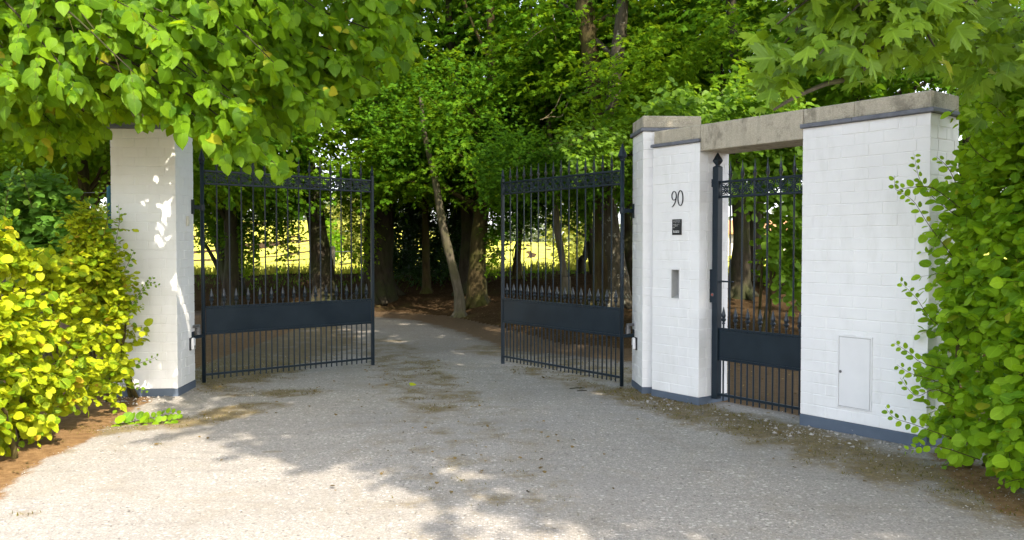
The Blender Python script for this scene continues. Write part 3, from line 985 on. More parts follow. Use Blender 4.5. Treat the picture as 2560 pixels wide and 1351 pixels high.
def drive_gate(label, hinge, d, length, zz, hinge_top, end_top, side, cone):
    """zz: bottom rail, panel bottom, panel top, frieze bottom, frieze top, long tip, short tip"""
    zb, zp0, zp1, zf0, zf1, ztip, stip = zz
    root = thing('driveway_gate', label, 'gate', (hinge.x, hinge.y, 0))
    nrm = Vector((-d.y, d.x, 0))
    mb = MB(); mb.tube([hinge + Vector((0, 0, 0.035)), hinge + Vector((0, 0, hinge_top))], 0.0205, 14)
    post = mb.build('hinge_post', M['gate'], root, True)
    mb = MB()
    if cone:
        mb.lathe(hinge + Vector((0, 0, hinge_top)), [(0.0215, 0.0), (0.03, 0.008), (0.03, 0.016), (0.022, 0.022), (0.036, 0.040), (0.050, 0.052), (0.048, 0.062),
                                                     (0.024, 0.125), (0.002, 0.185)], 14)
    else:
        mb.lathe(hinge + Vector((0, 0, hinge_top)), [(0.0215, 0.0), (0.03, 0.008), (0.022, 0.022), (0.034, 0.045), (0.034, 0.06), (0.016, 0.12), (0.002, 0.17)], 14)
    mb.build('finial', M['gate'], post)
    e = hinge + d * length
    mb = MB(); mb.frame_box(e - d * 0.018 - nrm * 0.018 + Vector((0, 0, 0.03)), d * 0.036, nrm * 0.036, (0, 0, end_top - 0.03), 0.003)
    ep = mb.build('end_post', M['gate'], root)
    mb = MB(); mb.lathe(e + Vector((0, 0, end_top)), [(0.016, 0), (0.024, 0.006), (0.012, 0.014), (0.022, 0.03), (0.02, 0.045), (0.002, 0.125)], 8)
    mb.build('finial', M['gate'], ep)
    a0, a1 = 0.0215, length - 0.019
    for zr, h in ((zb, 0.024), (zp0, 0.024), (zp1, 0.02), (zf0, 0.022), (zf1, 0.022)):
        mb = MB(); mb.frame_box(hinge + d * a0 - nrm * 0.013 + Vector((0, 0, zr - h / 2)), d * (a1 - a0), nrm * 0.026, (0, 0, h), 0.003)
        mb.build('rail', M['gate'], root)
    mb = MB()
    mb.frame_box(hinge + d * (a0 + 0.004) - nrm * 0.010 + Vector((0, 0, zp0 + 0.0125)), d * (a1 - a0 - 0.012), nrm * 0.02, (0, 0, zp1 - zp0 - 0.024), 0.002)
    mb.build('panel', M['gate'], root)
    nl = 14
    n_all = 2 * nl + 1
    step = (a1 - a0) / (n_all + 1)
    sm = MB()
    for k in range(n_all):
        s = a0 + step * (k + 1)
        p = hinge + d * s
        long_ = k % 2 == 1
        top = ztip - 0.2 if long_ else stip - 0.165
        mb = MB()
        mb.tube([p + Vector((0, 0, zb - 0.055)), p + Vector((0, 0, top))], 0.0082, 7)
        bar = mb.build('bar', M['gate'], root, False)
        mb = MB()
        (spear_long if long_ else spear_short)(mb, p + Vector((0, 0, top)), d)
        mb.build('spearhead', M['spear'], bar)
    m_ = 16
    w = (a1 - a0) / m_
    for k in range(m_):
        scroll(sm, hinge + d * (a0 + w * k) + Vector((0, 0, zf0 + 0.01)), d, w, zf1 - zf0 - 0.02)
    sm.build('scrollwork', M['gate'], root)
    return root, post


zzR = (0.128, 0.562, 0.848, 2.155, 2.292, 2.487, 1.045)
hR = atz(1554, 966, 0.035); hR.z = 0
eR = Vector(atz(1257, 906, 0.05)); eR.z = 0
dR = (eR - hR); lenR = dR.length; dR.normalize()
gR, postR = drive_gate('dark iron gate leaf standing open before the pillar next to the 90 pier', hR, dR, lenR, zzR, 2.39, 2.345, -1, True)
hL = atz(510, 952, 0.055); hL.z = 0
eL = Vector(atz(932, 913, 0.03)); eL.z = 0
dL = (eL - hL); lenL = dL.length; dL.normalize()
zzL = (0.118, 0.560, 0.846, 2.178, 2.312, 2.515, 1.045)
gL, postL = drive_gate('dark iron gate leaf standing open beside the hedge-side pillar', hL, dL, lenL, zzL, 2.38, 2.375, 1, False)


def hinge_top(root, post, side_pt, z, pt):
    mb = MB()
    mb.frame_box(Vector((side_pt.x, side_pt.y, z - 0.075)), PD * (0.012 * (1 if side_pt.x < pt.x else -1)), PB * 0.075, (0, 0, 0.15), 0.002)
    st = Vector((side_pt.x, side_pt.y, z)) + PB * 0.037
    en = Vector((pt.x, pt.y, z))
    dv = (en - st); L_ = dv.length; dv.normalize()
    nv = Vector((-dv.y, dv.x, 0))
    mb.frame_box(st - nv * 0.006 + Vector((0, 0, -0.02)), dv * L_, nv * 0.012, (0, 0, 0.04), 0.002)
    mb.tube([en + Vector((0, 0, -0.03)), en + Vector((0, 0, 0.03))], 0.028, 12)
    return mb.build('hinge_bracket', M['gate'], root)


# faces of the pillars that look at each other
lf = Vector((cl.x, cl.y, 0)) + PB * 0.47
rf = Vector((cr.x, cr.y, 0)) + PB * 0.40
hinge_top(gL, postL, lf + PD * 0.0005, 1.5 + (617 - 520) / F_PX * hL.y, hL)
hinge_top(gR, postR, rf - PD * 0.0005, 1.5 + (617 - 527) / F_PX * hR.y, hR)


def motor(root, side_pt, pt, z):
    """lower pivot: dark bracket with a grey adjustable bearing block"""
    s = 1 if side_pt.x < pt.x else -1
    mb = MB()
    mb.frame_box(Vector((side_pt.x, side_pt.y, z - 0.05)), PD * (0.012 * s), PB * 0.07, (0, 0, 0.1), 0.002)
    st = Vector((side_pt.x, side_pt.y, z)) + PB * 0.035
    dv = Vector((pt.x, pt.y, z)) - st; L_ = dv.length; dv.normalize()
    nv = Vector((-dv.y, dv.x, 0))
    mb.frame_box(st - nv * 0.02 + Vector((0, 0, -0.03)), dv * (L_ - 0.02), nv * 0.04, (0, 0, 0.035), 0.003)
    br = mb.build('pivot_bracket', M['gate'], root)
    mb = MB()
    c = st + dv * (L_ * 0.5)
    mb.tube([c + Vector((0, 0, 0.008)), c + Vector((0, 0, 0.07)), c + Vector((0, 0, 0.0705)), c + Vector((0, 0, 0.10))], [0.03, 0.03, 0.022, 0.022], 12)
    mb.frame_box(st + dv * 0.002 - nv * 0.015 + Vector((0, 0, 0.085)), dv * (L_ * 0.6), nv * 0.03, (0, 0, 0.03), 0.003)
    mb.build('bearing', M['zinc'], br)


motor(gL, lf + PB * -0.03 + PD * 0.0005, hL, 1.5 - (836 - 617) / F_PX * hL.y)
motor(gR, rf + PB * -0.03 - PD * 0.0005, hR, 1.5 - (838 - 617) / F_PX * hR.y)


def photocell(label, side_pt, s, z):
    root = thing('photocell', label, 'photocell', (side_pt.x, side_pt.y, z), 'gate photocells')
    c = Vector((side_pt.x, side_pt.y, z))
    mb = MB(); mb.frame_box(c + PD * (0.001 * s) - PB * 0.04 + Vector((0, 0, -0.065)), PD * (0.012 * s), PB * 0.08, (0, 0, 0.13), 0.003)
    mb.build('back_plate', M['black'], root)
    mb = MB(); mb.frame_box(c + PD * (0.0135 * s) - PB * 0.036 + Vector((0, 0, -0.06)), PD * (0.032 * s), PB * 0.072, (0, 0, 0.122), 0.011)
    mb.build('housing', M['enamel'], root)
    mb = MB(); mb.frame_box(c + PD * (0.0457 * s) - PB * 0.012 + Vector((0, 0, -0.045)), PD * (0.0015 * s), PB * 0.026, (0, 0, 0.03), 0.0005)
    mb.build('lens', M['black'], root)


pcz = lambda py, Y: 1.5 - (py - 617) / F_PX * Y
s_l = Vector((cl.x, cl.y, 0)) + PB * 0.40
s_r = Vector((cr.x, cr.y, 0)) + PB * 0.27
photocell('white photocell low on the hedge-side pillar facing the drive', s_l, 1, pcz(861, s_l.y))
photocell('white photocell low on the tall pillar facing the drive', s_r, -1, pcz(860, s_r.y))
mb = MB()  # small cream switch box on the left pillar
sl2 = Vector((cl.x, cl.y, 0)) + PB * 0.30
zc = pcz(553, sl2.y)
mb.frame_box(sl2 + PD * 0.001 + Vector((0, 0, zc - 0.05)), PD * 0.022, PB * 0.045, (0, 0, 0.1), 0.004)
mb.frame_box(sl2 + PD * 0.0235 + PB * 0.012 + Vector((0, 0, zc - 0.035)), PD * 0.004, PB * 0.02, (0, 0, 0.05), 0.001)
tag(mb.build('switch_box', M['cream']), 'small cream box on the hedge-side pillar below the upper hinge', 'switch box')

# --- pedestrian gate
g0 = W0 + WD * (tP + 0.055) + WB * 0.19
gd = WD
pg = thing('pedestrian_gate', 'narrow iron gate with square post between the 90 pier and the broad wall', 'gate', (g0.x, g0.y, 0))
mb = MB()
mb.frame_box(g0 - gd * 0.034 - WB * 0.034 + Vector((0, 0, 0.06)), gd * 0.068, WB * 0.068, (0, 0, 2.19), 0.004)
lpost = mb.build('lock_post', M['gate'], pg)
mb = MB()
gx = (gd + WB).normalized()
mb.lathe(g0 + Vector((0, 0, 2.25)), [(0.043, 0.0), (0.020, 0.012), (0.022, 0.02), (0.047, 0.055), (0.044, 0.065), (0.003, 0.135)], 4, 1.0, tuple(gx))
mb.build('finial', M['gate'], lpost)
glen = -tP - 0.055
e0, e1 = 0.0345, glen - 0.035
g_end = g0 + gd * (glen - 0.018)
mb = MB(); mb.frame_box(g_end - gd * 0.016 - WB * 0.016 + Vector((0, 0, 0.06)), gd * 0.032, WB * 0.032, (0, 0, 2.2), 0.003)
mb.build('end_post', M['gate'], pg)
zb, zp0, zp1, zf0, zf1 = 0.105, 0.441, 0.727, 1.965, 2.105
for zr, h in ((zb, 0.024), (zp0, 0.024), (zp1, 0.02), (zf0, 0.022), (zf1, 0.022)):
    mb = MB(); mb.frame_box(g0 + gd * e0 - WB * 0.013 + Vector((0, 0, zr - h / 2)), gd * (e1 - e0), WB * 0.026, (0, 0, h), 0.003)
    mb.build('rail', M['gate'], pg)
mb = MB()
mb.frame_box(g0 + gd * (e0 + .004) - WB * 0.010 + Vector((0, 0, zp0 + 0.0125)), gd * (e1 - e0 - .008), WB * 0.02, (0, 0, zp1 - zp0 - 0.024), 0.002)
mb.build('panel', M['gate'], pg)
s = 0.082
k = 0
while s < e1 - 0.01:
    p = g0 + gd * s
    long_ = k % 2 == 1
    top = 2.295 - 0.2 if long_ else 0.935 - 0.165
    mb = MB()
    mb.tube([p + Vector((0, 0, zb - 0.055)), p + Vector((0, 0, top))], 0.0082, 7)
    bar = mb.build('bar', M['gate'], pg)
    mb = MB(); (spear_long if long_ else spear_short)(mb, p + Vector((0, 0, top)), gd); mb.build('spearhead', M['spear'], bar)
    s += 0.0685
    k += 1
mb = MB()
for k in range(8):
    w = (e1 - e0) / 8
    scroll(mb, g0 + gd * (e0 + w * k) + Vector((0, 0, zf0 + 0.01)), gd, w, zf1 - zf0 - 0.02)
mb.build('scrollwork', M['gate'], pg)
lz = lambda py: 1.5 - (py - 617) / F_PX * g0.y
mb = MB(); mb.frame_box(g0 - gd * 0.085 - WB * 0.038 + Vector((0, 0, lz(757))), gd * 0.118, WB * 0.0035, (0, 0, lz(674) - lz(757)), 0.003)
lb = mb.build('lock_plate', M['gate'], pg)
mb = MB()
kc = g0 - gd * 0.02 - WB * 0.038 + Vector((0, 0, lz(737)))
mb.tube([kc, kc - WB * 0.006], 0.017, 14); mb.build('key_escutcheon', M['zinc'], lb)
mb = MB(); mb.tube([kc - WB * 0.006, kc - WB * 0.0075], 0.011, 12); mb.build('key_cylinder', M['red'], lb)
mb = MB()
hc = g0 + WB * 0.04 + Vector((0, 0, lz(704)))
mb.tube([g0 + gd * 0.034 + Vector((0, 0, lz(704))), hc + gd * 0.03, hc + gd * 0.06, hc + gd * 0.16], [0.009, 0.009, 0.008, 0.007], 8)
mb.build('handle', M['gate'], pg, True)
mb = MB(); mb.frame_box(g0 - gd * 0.075 - WB * 0.022 + Vector((0, 0, lz(468))), gd * 0.0405, WB * 0.044, (0, 0, 0.075), 0.003)
mb.build('top_latch', M['gate'], pg)


# ------------------------------------------------------------------ foliage tools
def unit(a): return a / np.maximum(np.linalg.norm(a, axis=-1, keepdims=True), 1e-9)


def strip_leaf(rows, curl=0.25, fold=0.18):
    """leaf blade from rows (y, halfwidth, yshift of the margin); two strips meeting at the midrib"""
    V, Fq, U = [], [], []
    for y, w, dy in rows:
        zc_ = -curl * y * y
        V.append((0, y, zc_)); U.append((0, y))
        if w > 0:
            V.append((-w, y + dy, zc_ + fold * w - 0.12 * abs(w) * y)); U.append((-w, y + dy))
            V.append((w, y + dy, zc_ + fold * w - 0.12 * abs(w) * y)); U.append((w, y + dy))
    idx, k = [], 0
    for y, w, dy in rows:
        idx.append((k, k + 1, k + 2) if w > 0 else (k, k, k))
        k += 3 if w > 0 else 1
    for (c0_, l0, r0), (c1, l1, r1) in zip(idx[:-1], idx[1:]):
        for s in ((c0_, c1, l1, l0), (c0_, r0, r1, c1)):
            q = []
            for i in s:
                if i not in q: q.append(i)
            if len(q) >= 3: Fq.append(tuple(q))
    return np.array(V, float), Fq, np.array(U, float)


def lobed_leaf():
    """five-lobed toothed sycamore blade, fanned from the petiole point"""
    pol = [(-90, .16), (-128, .30), (-150, .44), (-163, .40), (-178, .62), (168, .52), (160, .60), (150, .38), (142, .62), (134, .78), (128, .70), (122, .92),
           (114, .66), (108, .64), (104, .42), (98, .66), (97, .84), (93, .86), (90, 1.06)]
    right = [(180 - a if a >= -90 else 180 - a, r) for a, r in pol[::-1][1:-1]]
    pts = pol + right
    V, U = [(0, 0.30, 0.0)], [(0, 0.3)]
    for a, r in pts:
        x, y = r * 0.82 * math.cos(R(a)), 0.30 + r * 0.72 * math.sin(R(a))
        z = -0.22 * (x * x) - 0.28 * max(0, y - 0.3) ** 2 + 0.07 * math.sin(3 * R(a))
        V.append((x, y, z)); U.append((x, y))
    n = len(pts)
    return np.array(V, float), [(0, 1 + (i + 1) % n, 1 + i) for i in range(n)], np.array(U, float)


LEAF_SIMPLE = strip_leaf([(0, 0, 0), (0.3, 0.34, 0.02), (0.68, 0.30, 0.02), (1.0, 0, 0)], 0.18, 0.22)
LEAF_OVAL = strip_leaf([(0, 0, 0), (0.12, 0.26, 0), (0.4, 0.40, 0.02), (0.7, 0.33, 0.03), (0.9, 0.14, 0.03), (1.0, 0, 0)], 0.22, 0.2)
LEAF_ROUND = strip_leaf([(0, 0, 0), (0.08, 0.26, -0.02), (0.32, 0.45, 0), (0.62, 0.44, 0.02), (0.86, 0.24, 0.04), (1.0, 0, 0)], 0.2, 0.14)
LEAF_HEART = strip_leaf([(0.04, 0, 0), (0.06, 0.24, -0.11), (0.2, 0.45, -0.06), (0.42, 0.48, 0.0), (0.64, 0.36, 0.04), (0.82, 0.17, 0.06), (1.02, 0, 0)], 0.3, 0.12)
LEAF_CURL = strip_leaf([(0.02, 0, 0), (0.05, 0.22, -0.06), (0.2, 0.42, -0.02), (0.42, 0.46, 0.02), (0.66, 0.34, 0.06), (0.86, 0.16, 0.08), (1.06, 0, 0)], 0.55, -0.22)
LEAF_LOBED = lobed_leaf()
_fm = [(-90, .1), (-150, .35), (-172, .6), (165, .5), (150, .42), (135, .8), (118, .6), (104, .5), (90, 1.0)]
_fm2 = _fm + [(180 - a, r) for a, r in _fm[::-1][1:-1]]
LEAF_FIELD = (np.array([(0, .3, 0)] + [(r * .62 * math.cos(R(a)), .3 + r * .7 * math.sin(R(a)), -.15 * (r * math.cos(R(a))) ** 2 - .15 * max(0, r * math.sin(R(a))) ** 2) for a, r in _fm2]),
              [(0, 1 + (i + 1) % len(_fm2), 1 + i) for i in range(len(_fm2))],
              np.array([(0, .3)] + [(r * .62 * math.cos(R(a)), .3 + r * .7 * math.sin(R(a))) for a, r in _fm2]))
BLADE = (np.array([(-0.5, 0, 0), (0.5, 0, 0), (0.3, 0.55, 0.05), (0, 1.0, 0.22), (-0.3, 0.55, 0.05)], float), [(0, 1, 2, 3, 4)], np.zeros((5, 2)))


def leaves(name, P, A, N, size, tmpl, mat, parent=None, rng=RNG, tone=None, smooth=False, uv=True, aspect=None):
    V, Fc, U = tmpl
    n = len(P)
    A = unit(A)
    N = unit(N - A * (N * A).sum(-1, keepdims=True))
    S_ = np.cross(A, N)
    sz = size[:, None, None]
    asp = np.ones(n) if aspect is None else aspect
    verts = P[:, None, :] + sz * (V[None, :, 0:1] * asp[:, None, None] * S_[:, None, :] + V[None, :, 1:2] * A[:, None, :] + V[None, :, 2:3] * N[:, None, :])
    k = len(V)
    flat = np.concatenate([np.array(f) for f in Fc])
    sizes = np.array([len(f) for f in Fc])
    loops = (flat[None, :] + (np.arange(n) * k)[:, None]).ravel()
    if tone is None: tone = rng.random(n)
    uvs = np.tile(U[flat], (n, 1)) if uv else None
    return np_mesh(name, verts.reshape(-1, 3), loops, np.tile(sizes, n), mat, parent, smooth, np.repeat(tone, len(Fc)), uvs)


def spray(O, D, L, m, rng, droop=0.25, side=0.8, down=0.25, face=(0, 0, 1), facew=0.35, jit=0.3, start=0.05, ahead=0.55):
    """leaves alternately along straight-ish shoots. O, D (n,3), L (n). returns P, A, N and shoot tip arrays"""
    n = len(O)
    D = unit(D)
    t = (np.arange(m) + 0.5) / m
    t = start + (1 - start) * t
    t = t[None, :, None] + rng.normal(0, 0.25 / m, (n, m, 1))
    base = O[:, None, :] + D[:, None, :] * (L[:, None, None] * t)
    base[..., 2] -= (droop * L[:, None] * t[..., 0] ** 2)
    tang = D[:, None, :] + np.array([0, 0, -1.0]) * (2 * droop * t)
    tang = unit(tang)
    up = np.array([0, 0, 1.0])
    S_ = unit(np.cross(tang, up) + 1e-6)
    sg = np.where(np.arange(m) % 2 == 0, 1.0, -1.0)[None, :, None]
    A = tang * ahead + S_ * sg * side + np.array([0, 0, -down]) + rng.normal(0, jit, (n, m, 3))
    A[:, -1, :] = tang[:, -1, :] + rng.normal(0, jit * 0.5, (n, 3))
    N = up * 0.75 + np.array(face) * facew + rng.normal(0, jit * 1.3, (n, m, 3))
    return base.reshape(-1, 3), A.reshape(-1, 3), N.reshape(-1, 3)


def twigs(name, O, D, L, r, mat, parent, droop=0.25):
    """thin three-sided shoots (drawn as tapering prisms) for a set of sprays"""
    n = len(O)
    D = unit(D)
    ts = np.array([0.0, 0.5, 1.0])
    C = O[:, None, :] + D[:, None, :] * (L[:, None, None] * ts[None, :, None])
    C[..., 2] -= droop * L[:, None] * ts[None, :] ** 2
    S1 = unit(np.cross(D, np.array([0.3, 0.2, 0.93])))
    S2 = np.cross(D, S1)
    rad = np.array([1.0, 0.7, 0.3])
    verts = []
    for a in (0, 2.094, 4.189):
        verts.append(C + (S1[:, None, :] * math.cos(a) + S2[:, None, :] * math.sin(a)) * (np.asarray(r).reshape(-1, 1, 1) * rad[None, :, None]))
    V = np.stack(verts, 2)           # n,3(ts),3(ang),3
    f = []
    for i in range(2):
        for q in range(3):
            q2 = (q + 1) % 3
            f.append((i * 3 + q, i * 3 + q2, (i + 1) * 3 + q2, (i + 1) * 3 + q))
    f = np.array(f)
    loops = (f.ravel()[None, :] + (np.arange(n) * 9)[:, None]).ravel()
    return np_mesh(name, V.reshape(-1, 3), loops, np.full(n * len(f), 4), mat, parent)


def curve_pts(p0, p1, sag=0.0, n=8, wob=0.0, rng=random):
    p0, p1 = Vector(p0), Vector(p1)
    out = []
    for i in range(n):
        t = i / (n - 1)
        p = p0.lerp(p1, t)
        p.z += sag * 4 * t * (1 - t)
        if 0 < i < n - 1: p += Vector((rng.uniform(-wob, wob), rng.uniform(-wob, wob), rng.uniform(-wob, wob)))
        out.append(p)
    return out


def smooth_path(pts, n=4):
    """Catmull-Rom through points (position, radius)"""
    P = [Vector(p) for p in pts]
    out = []
    for i in range(len(P) - 1):
        a, b, c, d = P[max(i - 1, 0)], P[i], P[i + 1], P[min(i + 2, len(P) - 1)]
        for k in range(n):
            t = k / n
            out.append(0.5 * ((2 * b) + (c - a) * t + (2 * a - 5 * b + 4 * c - d) * t * t + (3 * b - a - 3 * c + d) * t ** 3))
    out.append(P[-1])
    return out



SUN = Vector((0.30, -0.64, 0.70)).normalized()          # direction towards the sun


def in_poly(x, y, poly):
    x, y = np.asarray(x), np.asarray(y)
    inside = np.zeros(x.shape, bool)
    n = len(poly)
    for i in range(n):
        (x0, y0), (x1, y1) = poly[i], poly[(i + 1) % n]
        c = ((y0 > y) != (y1 > y)) & (x < (x1 - x0) * (y - y0) / (y1 - y0 + 1e-12) + x0)
        inside ^= c
    return inside


def pix(px, py, Y):
    """vectorised at()"""
    u, v = (np.asarray(px) - CX) / F_PX, (CY - np.asarray(py)) / F_PX
    dy = math.cos(PITCH) + v * math.sin(PITCH)
    dz = -math.sin(PITCH) + v * math.cos(PITCH)
    return np.stack([u / dy * Y, np.asarray(Y) * np.ones_like(u), CAMH + dz / dy * Y], -1)


GAPS = []                                               # (point on the lit surface, radius)
for px, py, Y, r in ((409, 505, 8.35, .05), (412, 528, 8.35, .055), (403, 560, 8.35, .05), (404, 600, 8.35, .055), (396, 618, 8.35, .04), (428, 395, 8.35, .045), (388, 450, 8.35, .03), (362, 498, 8.35, .03),
                     (440, 700, 8.36, .05), (455, 730, 8.4, .06), (462, 770, 8.5, .05), (452, 800, 8.4, .04), (330, 470, 8.35, .02),
                     (250, 650, 7.7, .09), (215, 700, 7.6, .10), (285, 760, 7.7, .09), (290, 850, 7.7, .10), (205, 500, 10.2, .05), (212, 470, 10.2, .05)):
    GAPS.append((at(px, py, Y), r))
for px, py in ((20, 530), (110, 500), (150, 560), (80, 590)):
    GAPS.append((at(px, py, 8.2), .12))
for px, py, r in ((1000, 856, .12), (985, 855, .10), (905, 832, .14), (930, 830, .12), (870, 826, .12), (1010, 812, .14), (1050, 813, .10), (730, 1010, .07), (1180, 1192, .10), (1130, 800, .12), (560, 995, .07)):
    GAPS.append((atz(px, py), r))

for px, py, Y, r in ((1440, 375, 12.4, .22), (1490, 350, 12.4, .25), (1540, 365, 12.4, .22), (175, 235, 5.9, .09), (345, 200, 5.9, .09), (690, 415, 6.5, .09), (560, 360, 6.4, .08), (620, 345, 6.5, .07), (1000, 30, 7.3, .12), (420, 20, 6.1, .10),
                     (800, 260, 6.9, .07), (240, 40, 5.9, .08)):
    GAPS.append((at(px, py, Y), r))


def thin(P, polys=()):
    """mask of leaves to keep: none inside a sunbeam, none in the given photo polygons"""
    keep = np.ones(len(P), bool)
    sd_ = np.array(SUN)
    for g, r in GAPS:
        v = P - np.array(g)
        t = v @ sd_
        keep &= ~((np.linalg.norm(v - t[:, None] * sd_, axis=1) < r + 0.028) & (t > 0.35))
    if polys:
        q = P - np.array((0, 0, CAMH))
        fw = q[:, 1] * math.cos(PITCH) - q[:, 2] * math.sin(PITCH)
        uz = q[:, 1] * math.sin(PITCH) + q[:, 2] * math.cos(PITCH)
        fw = np.maximum(fw, 0.01)
        px, py = CX + F_PX * q[:, 0] / fw, CY - F_PX * uz / fw
        for p in polys: keep &= ~in_poly(px, py, p)
    return keep


# ------------------------------------------------------------------ woodland trees
def crown_cloud(rng, rx, ry, z0, z1, ncl, nsp, clr=0.62, low=0.55):
    """spray origins and directions: flattened leafy shelves spread through an irregular crown"""
    O, D = [], []
    cl = []
    for _ in range(ncl):
        a = rng.uniform(0, 2 * math.pi)
        h = rng.random() ** (1 / low) if low < 1 else rng.random()
        z = z0 + (z1 - z0) * h
        prof = math.sin(math.pi * (0.12 + 0.80 * h)) ** 0.6
        r = math.sqrt(rng.random()) * prof
        r = 0.25 + 0.75 * r
        cl.append((r * rx * math.cos(a), r * ry * math.sin(a), z - 0.5 * r * r, rng.uniform(0.6, 1.3)))
    for cx, cy, cz, s in cl:
        n = int(nsp * s * s)
        p = rng.normal(0, 1, (n, 3)) * np.array([clr * s * 0.6, clr * s * 0.6, 0.16 * s])
        d = p * np.array([1, 1, 0.3]) + np.array([cx, cy, 0]) * 0.25 + rng.normal(0, 0.25, (n, 3))
        p[:, 2] -= 0.22 * (p[:, 0] ** 2 + p[:, 1] ** 2)
        O.append(p + np.array([cx, cy, cz]))
        D.append(d + np.array([0, 0, -0.12]))
    return np.concatenate(O), np.concatenate(D), cl, np.repeat(rng.random(len(cl)), [len(o) for o in O])


CROWNS = []


def crown_proto(k, mat, rx, ry, z0, z1, ncl, nsp, size, tmpl, m=8, low=0.55):
    rng = np.random.default_rng(100 + k)
    O, D, cl, ct = crown_cloud(rng, rx, ry, z0, z1, ncl, nsp, low=low)
    L = rng.uniform(0.3, 0.55, len(O))
    P, A, N = spray(O, D, L, m, rng, 0.25, 0.85, 0.25, (0, -0.6, 0), 0.45, 0.27)
    sz = rng.uniform(0.7, 1.25, len(P)) * size * 1.24
    tone = np.clip(0.62 * np.repeat(ct, m) + 0.38 * rng.random(len(P)), 0, 0.95)
    return dict(args=(P, A, N, sz, tmpl, mat), tone=tone, cl=cl, obj=None)


CROWNS.append(crown_proto(0, M['leaf_wood'], 3.0, 3.0, 2.1, 10.5, 58, 38, 0.102, LEAF_SIMPLE))
CROWNS.append(crown_proto(1, M['leaf_wood_b'], 3.2, 2.8, 2.3, 10.0, 58, 38, 0.100, LEAF_FIELD))
CROWNS.append(crown_proto(2, M['leaf_wood'], 2.6, 3.0, 2.6, 11.5, 58, 38, 0.106, LEAF_FIELD))
CROWNS.append(crown_proto(3, M['leaf_wood_b'], 2.3, 2.3, 2.0, 7.5, 60, 26, 0.09, LEAF_SIMPLE))


def tree(label, path, bark, crown=None, cz=1.0, coff=(0, 0, 0), top=None, extra=None, name='woodland_tree', group='trees of the wood behind the gates', limbs=7, crot=None):
    """path: [(px, py, Y, radius)] from the foot upwards; the trunk goes on to height top"""
    rng = random.Random(label)
    foot = at(*path[0][:3])
    gz = tz(foot.x, foot.y)
    base = Vector((foot.x, foot.y, gz))
    root = thing(name, label, 'tree', tuple(base), group)
    pts = [at(*p[:3]) for p in path]
    rad = [p[3] for p in path]
    pts[0].z = gz - 0.15
    r0 = rad[0]
    P = [pts[0], Vector((pts[0].x, pts[0].y, gz + 0.06)), Vector((pts[0].x * .5 + pts[0].x * .5, pts[0].y, gz + 0.35)).lerp(pts[1], 0.1)] + pts[1:]
    Rr = [r0 * 1.7, r0 * 1.35, r0 * 1.06] + rad[1:]
    if top:
        d = (P[-1] - P[-2]).normalized()
        d = (d * 0.5 + Vector((0, 0, 0.5)) + Vector((rng.uniform(-.1, .1), rng.uniform(-.1, .1), 0))).normalized()
        while P[-1].z < gz + top:
            d = (d + Vector((rng.uniform(-.08, .08), rng.uniform(-.08, .08), 0.04))).normalized()
            P.append(P[-1] + d * 1.1); Rr.append(max(0.02, Rr[-1] * 0.86))
    sp = smooth_path(P, 4)
    rr = list(np.interp(np.linspace(0, len(P) - 1, len(sp)), range(len(P)), Rr))
    rr = [r * (1 + 0.05 * math.sin(i * 1.3 + r0 * 50)) for i, r in enumerate(rr)]
    mb = MB()
    mb.tube(sp, rr, 12)
    for k in range(5):                                  # root flare
        a = k * 1.257 + rng.uniform(0, 0.6)
        q = Vector((math.cos(a), math.sin(a), 0))
        mb.tube([base + q * r0 * 0.5 + Vector((0, 0, r0 * 1.4)), base + q * r0 * 1.3 + Vector((0, 0, r0 * 0.35)), base + q * r0 * 2.3 + Vector((0, 0, -0.08))], [r0 * .42, r0 * .36, r0 * .2], 7)
    if crown is not None:
        cl = CROWNS[crown]['cl']
        rot = crot if crot is not None else rng.uniform(0, 6.28)
        cr_, sr_ = math.cos(rot), math.sin(rot)
        zs = np.array([p.z for p in sp])
        for q in rng.sample(cl, min(limbs, len(cl))):
            e = base + Vector((q[0] * cr_ - q[1] * sr_, q[0] * sr_ + q[1] * cr_, q[2])) * cz + Vector(coff)
            zt_ = max(gz + 1.9, e.z - 1.6 - rng.random())
            i = int(np.argmin(abs(zs - zt_)))
            st = sp[i]
            if (e - st).length < 0.5 or (e - st).length > 6: continue
            lr = min(rr[i] * 0.42, 0.06)
            mb.tube(curve_pts(st, e, 0.25, 8, 0.08, rng), [lr * (1 - 0.85 * t / 7) for t in range(8)], 6)
    if extra:
        for ep, er in extra:
            q = smooth_path([at(*p) for p in ep], 4)
            mb.tube(q, list(np.interp(np.linspace(0, 1, len(q)), np.linspace(0, 1, len(er)), er)), 7)
    mb.build('trunk', bark, root, True)
    if crown is not None:
        C = CROWNS[crown]
        if C['obj'] is None:
            C['obj'] = leaves('crown', *C['args'], tone=C['tone'], uv=False)
            C['obj'].parent = root
            o = C['obj']
        else:
            o = C['obj'].copy(); COL.objects.link(o); o.parent = root
        o.location = coff
        o.rotation_euler = (0, 0, rot)
        o.scale = (cz, cz, cz)
    return root


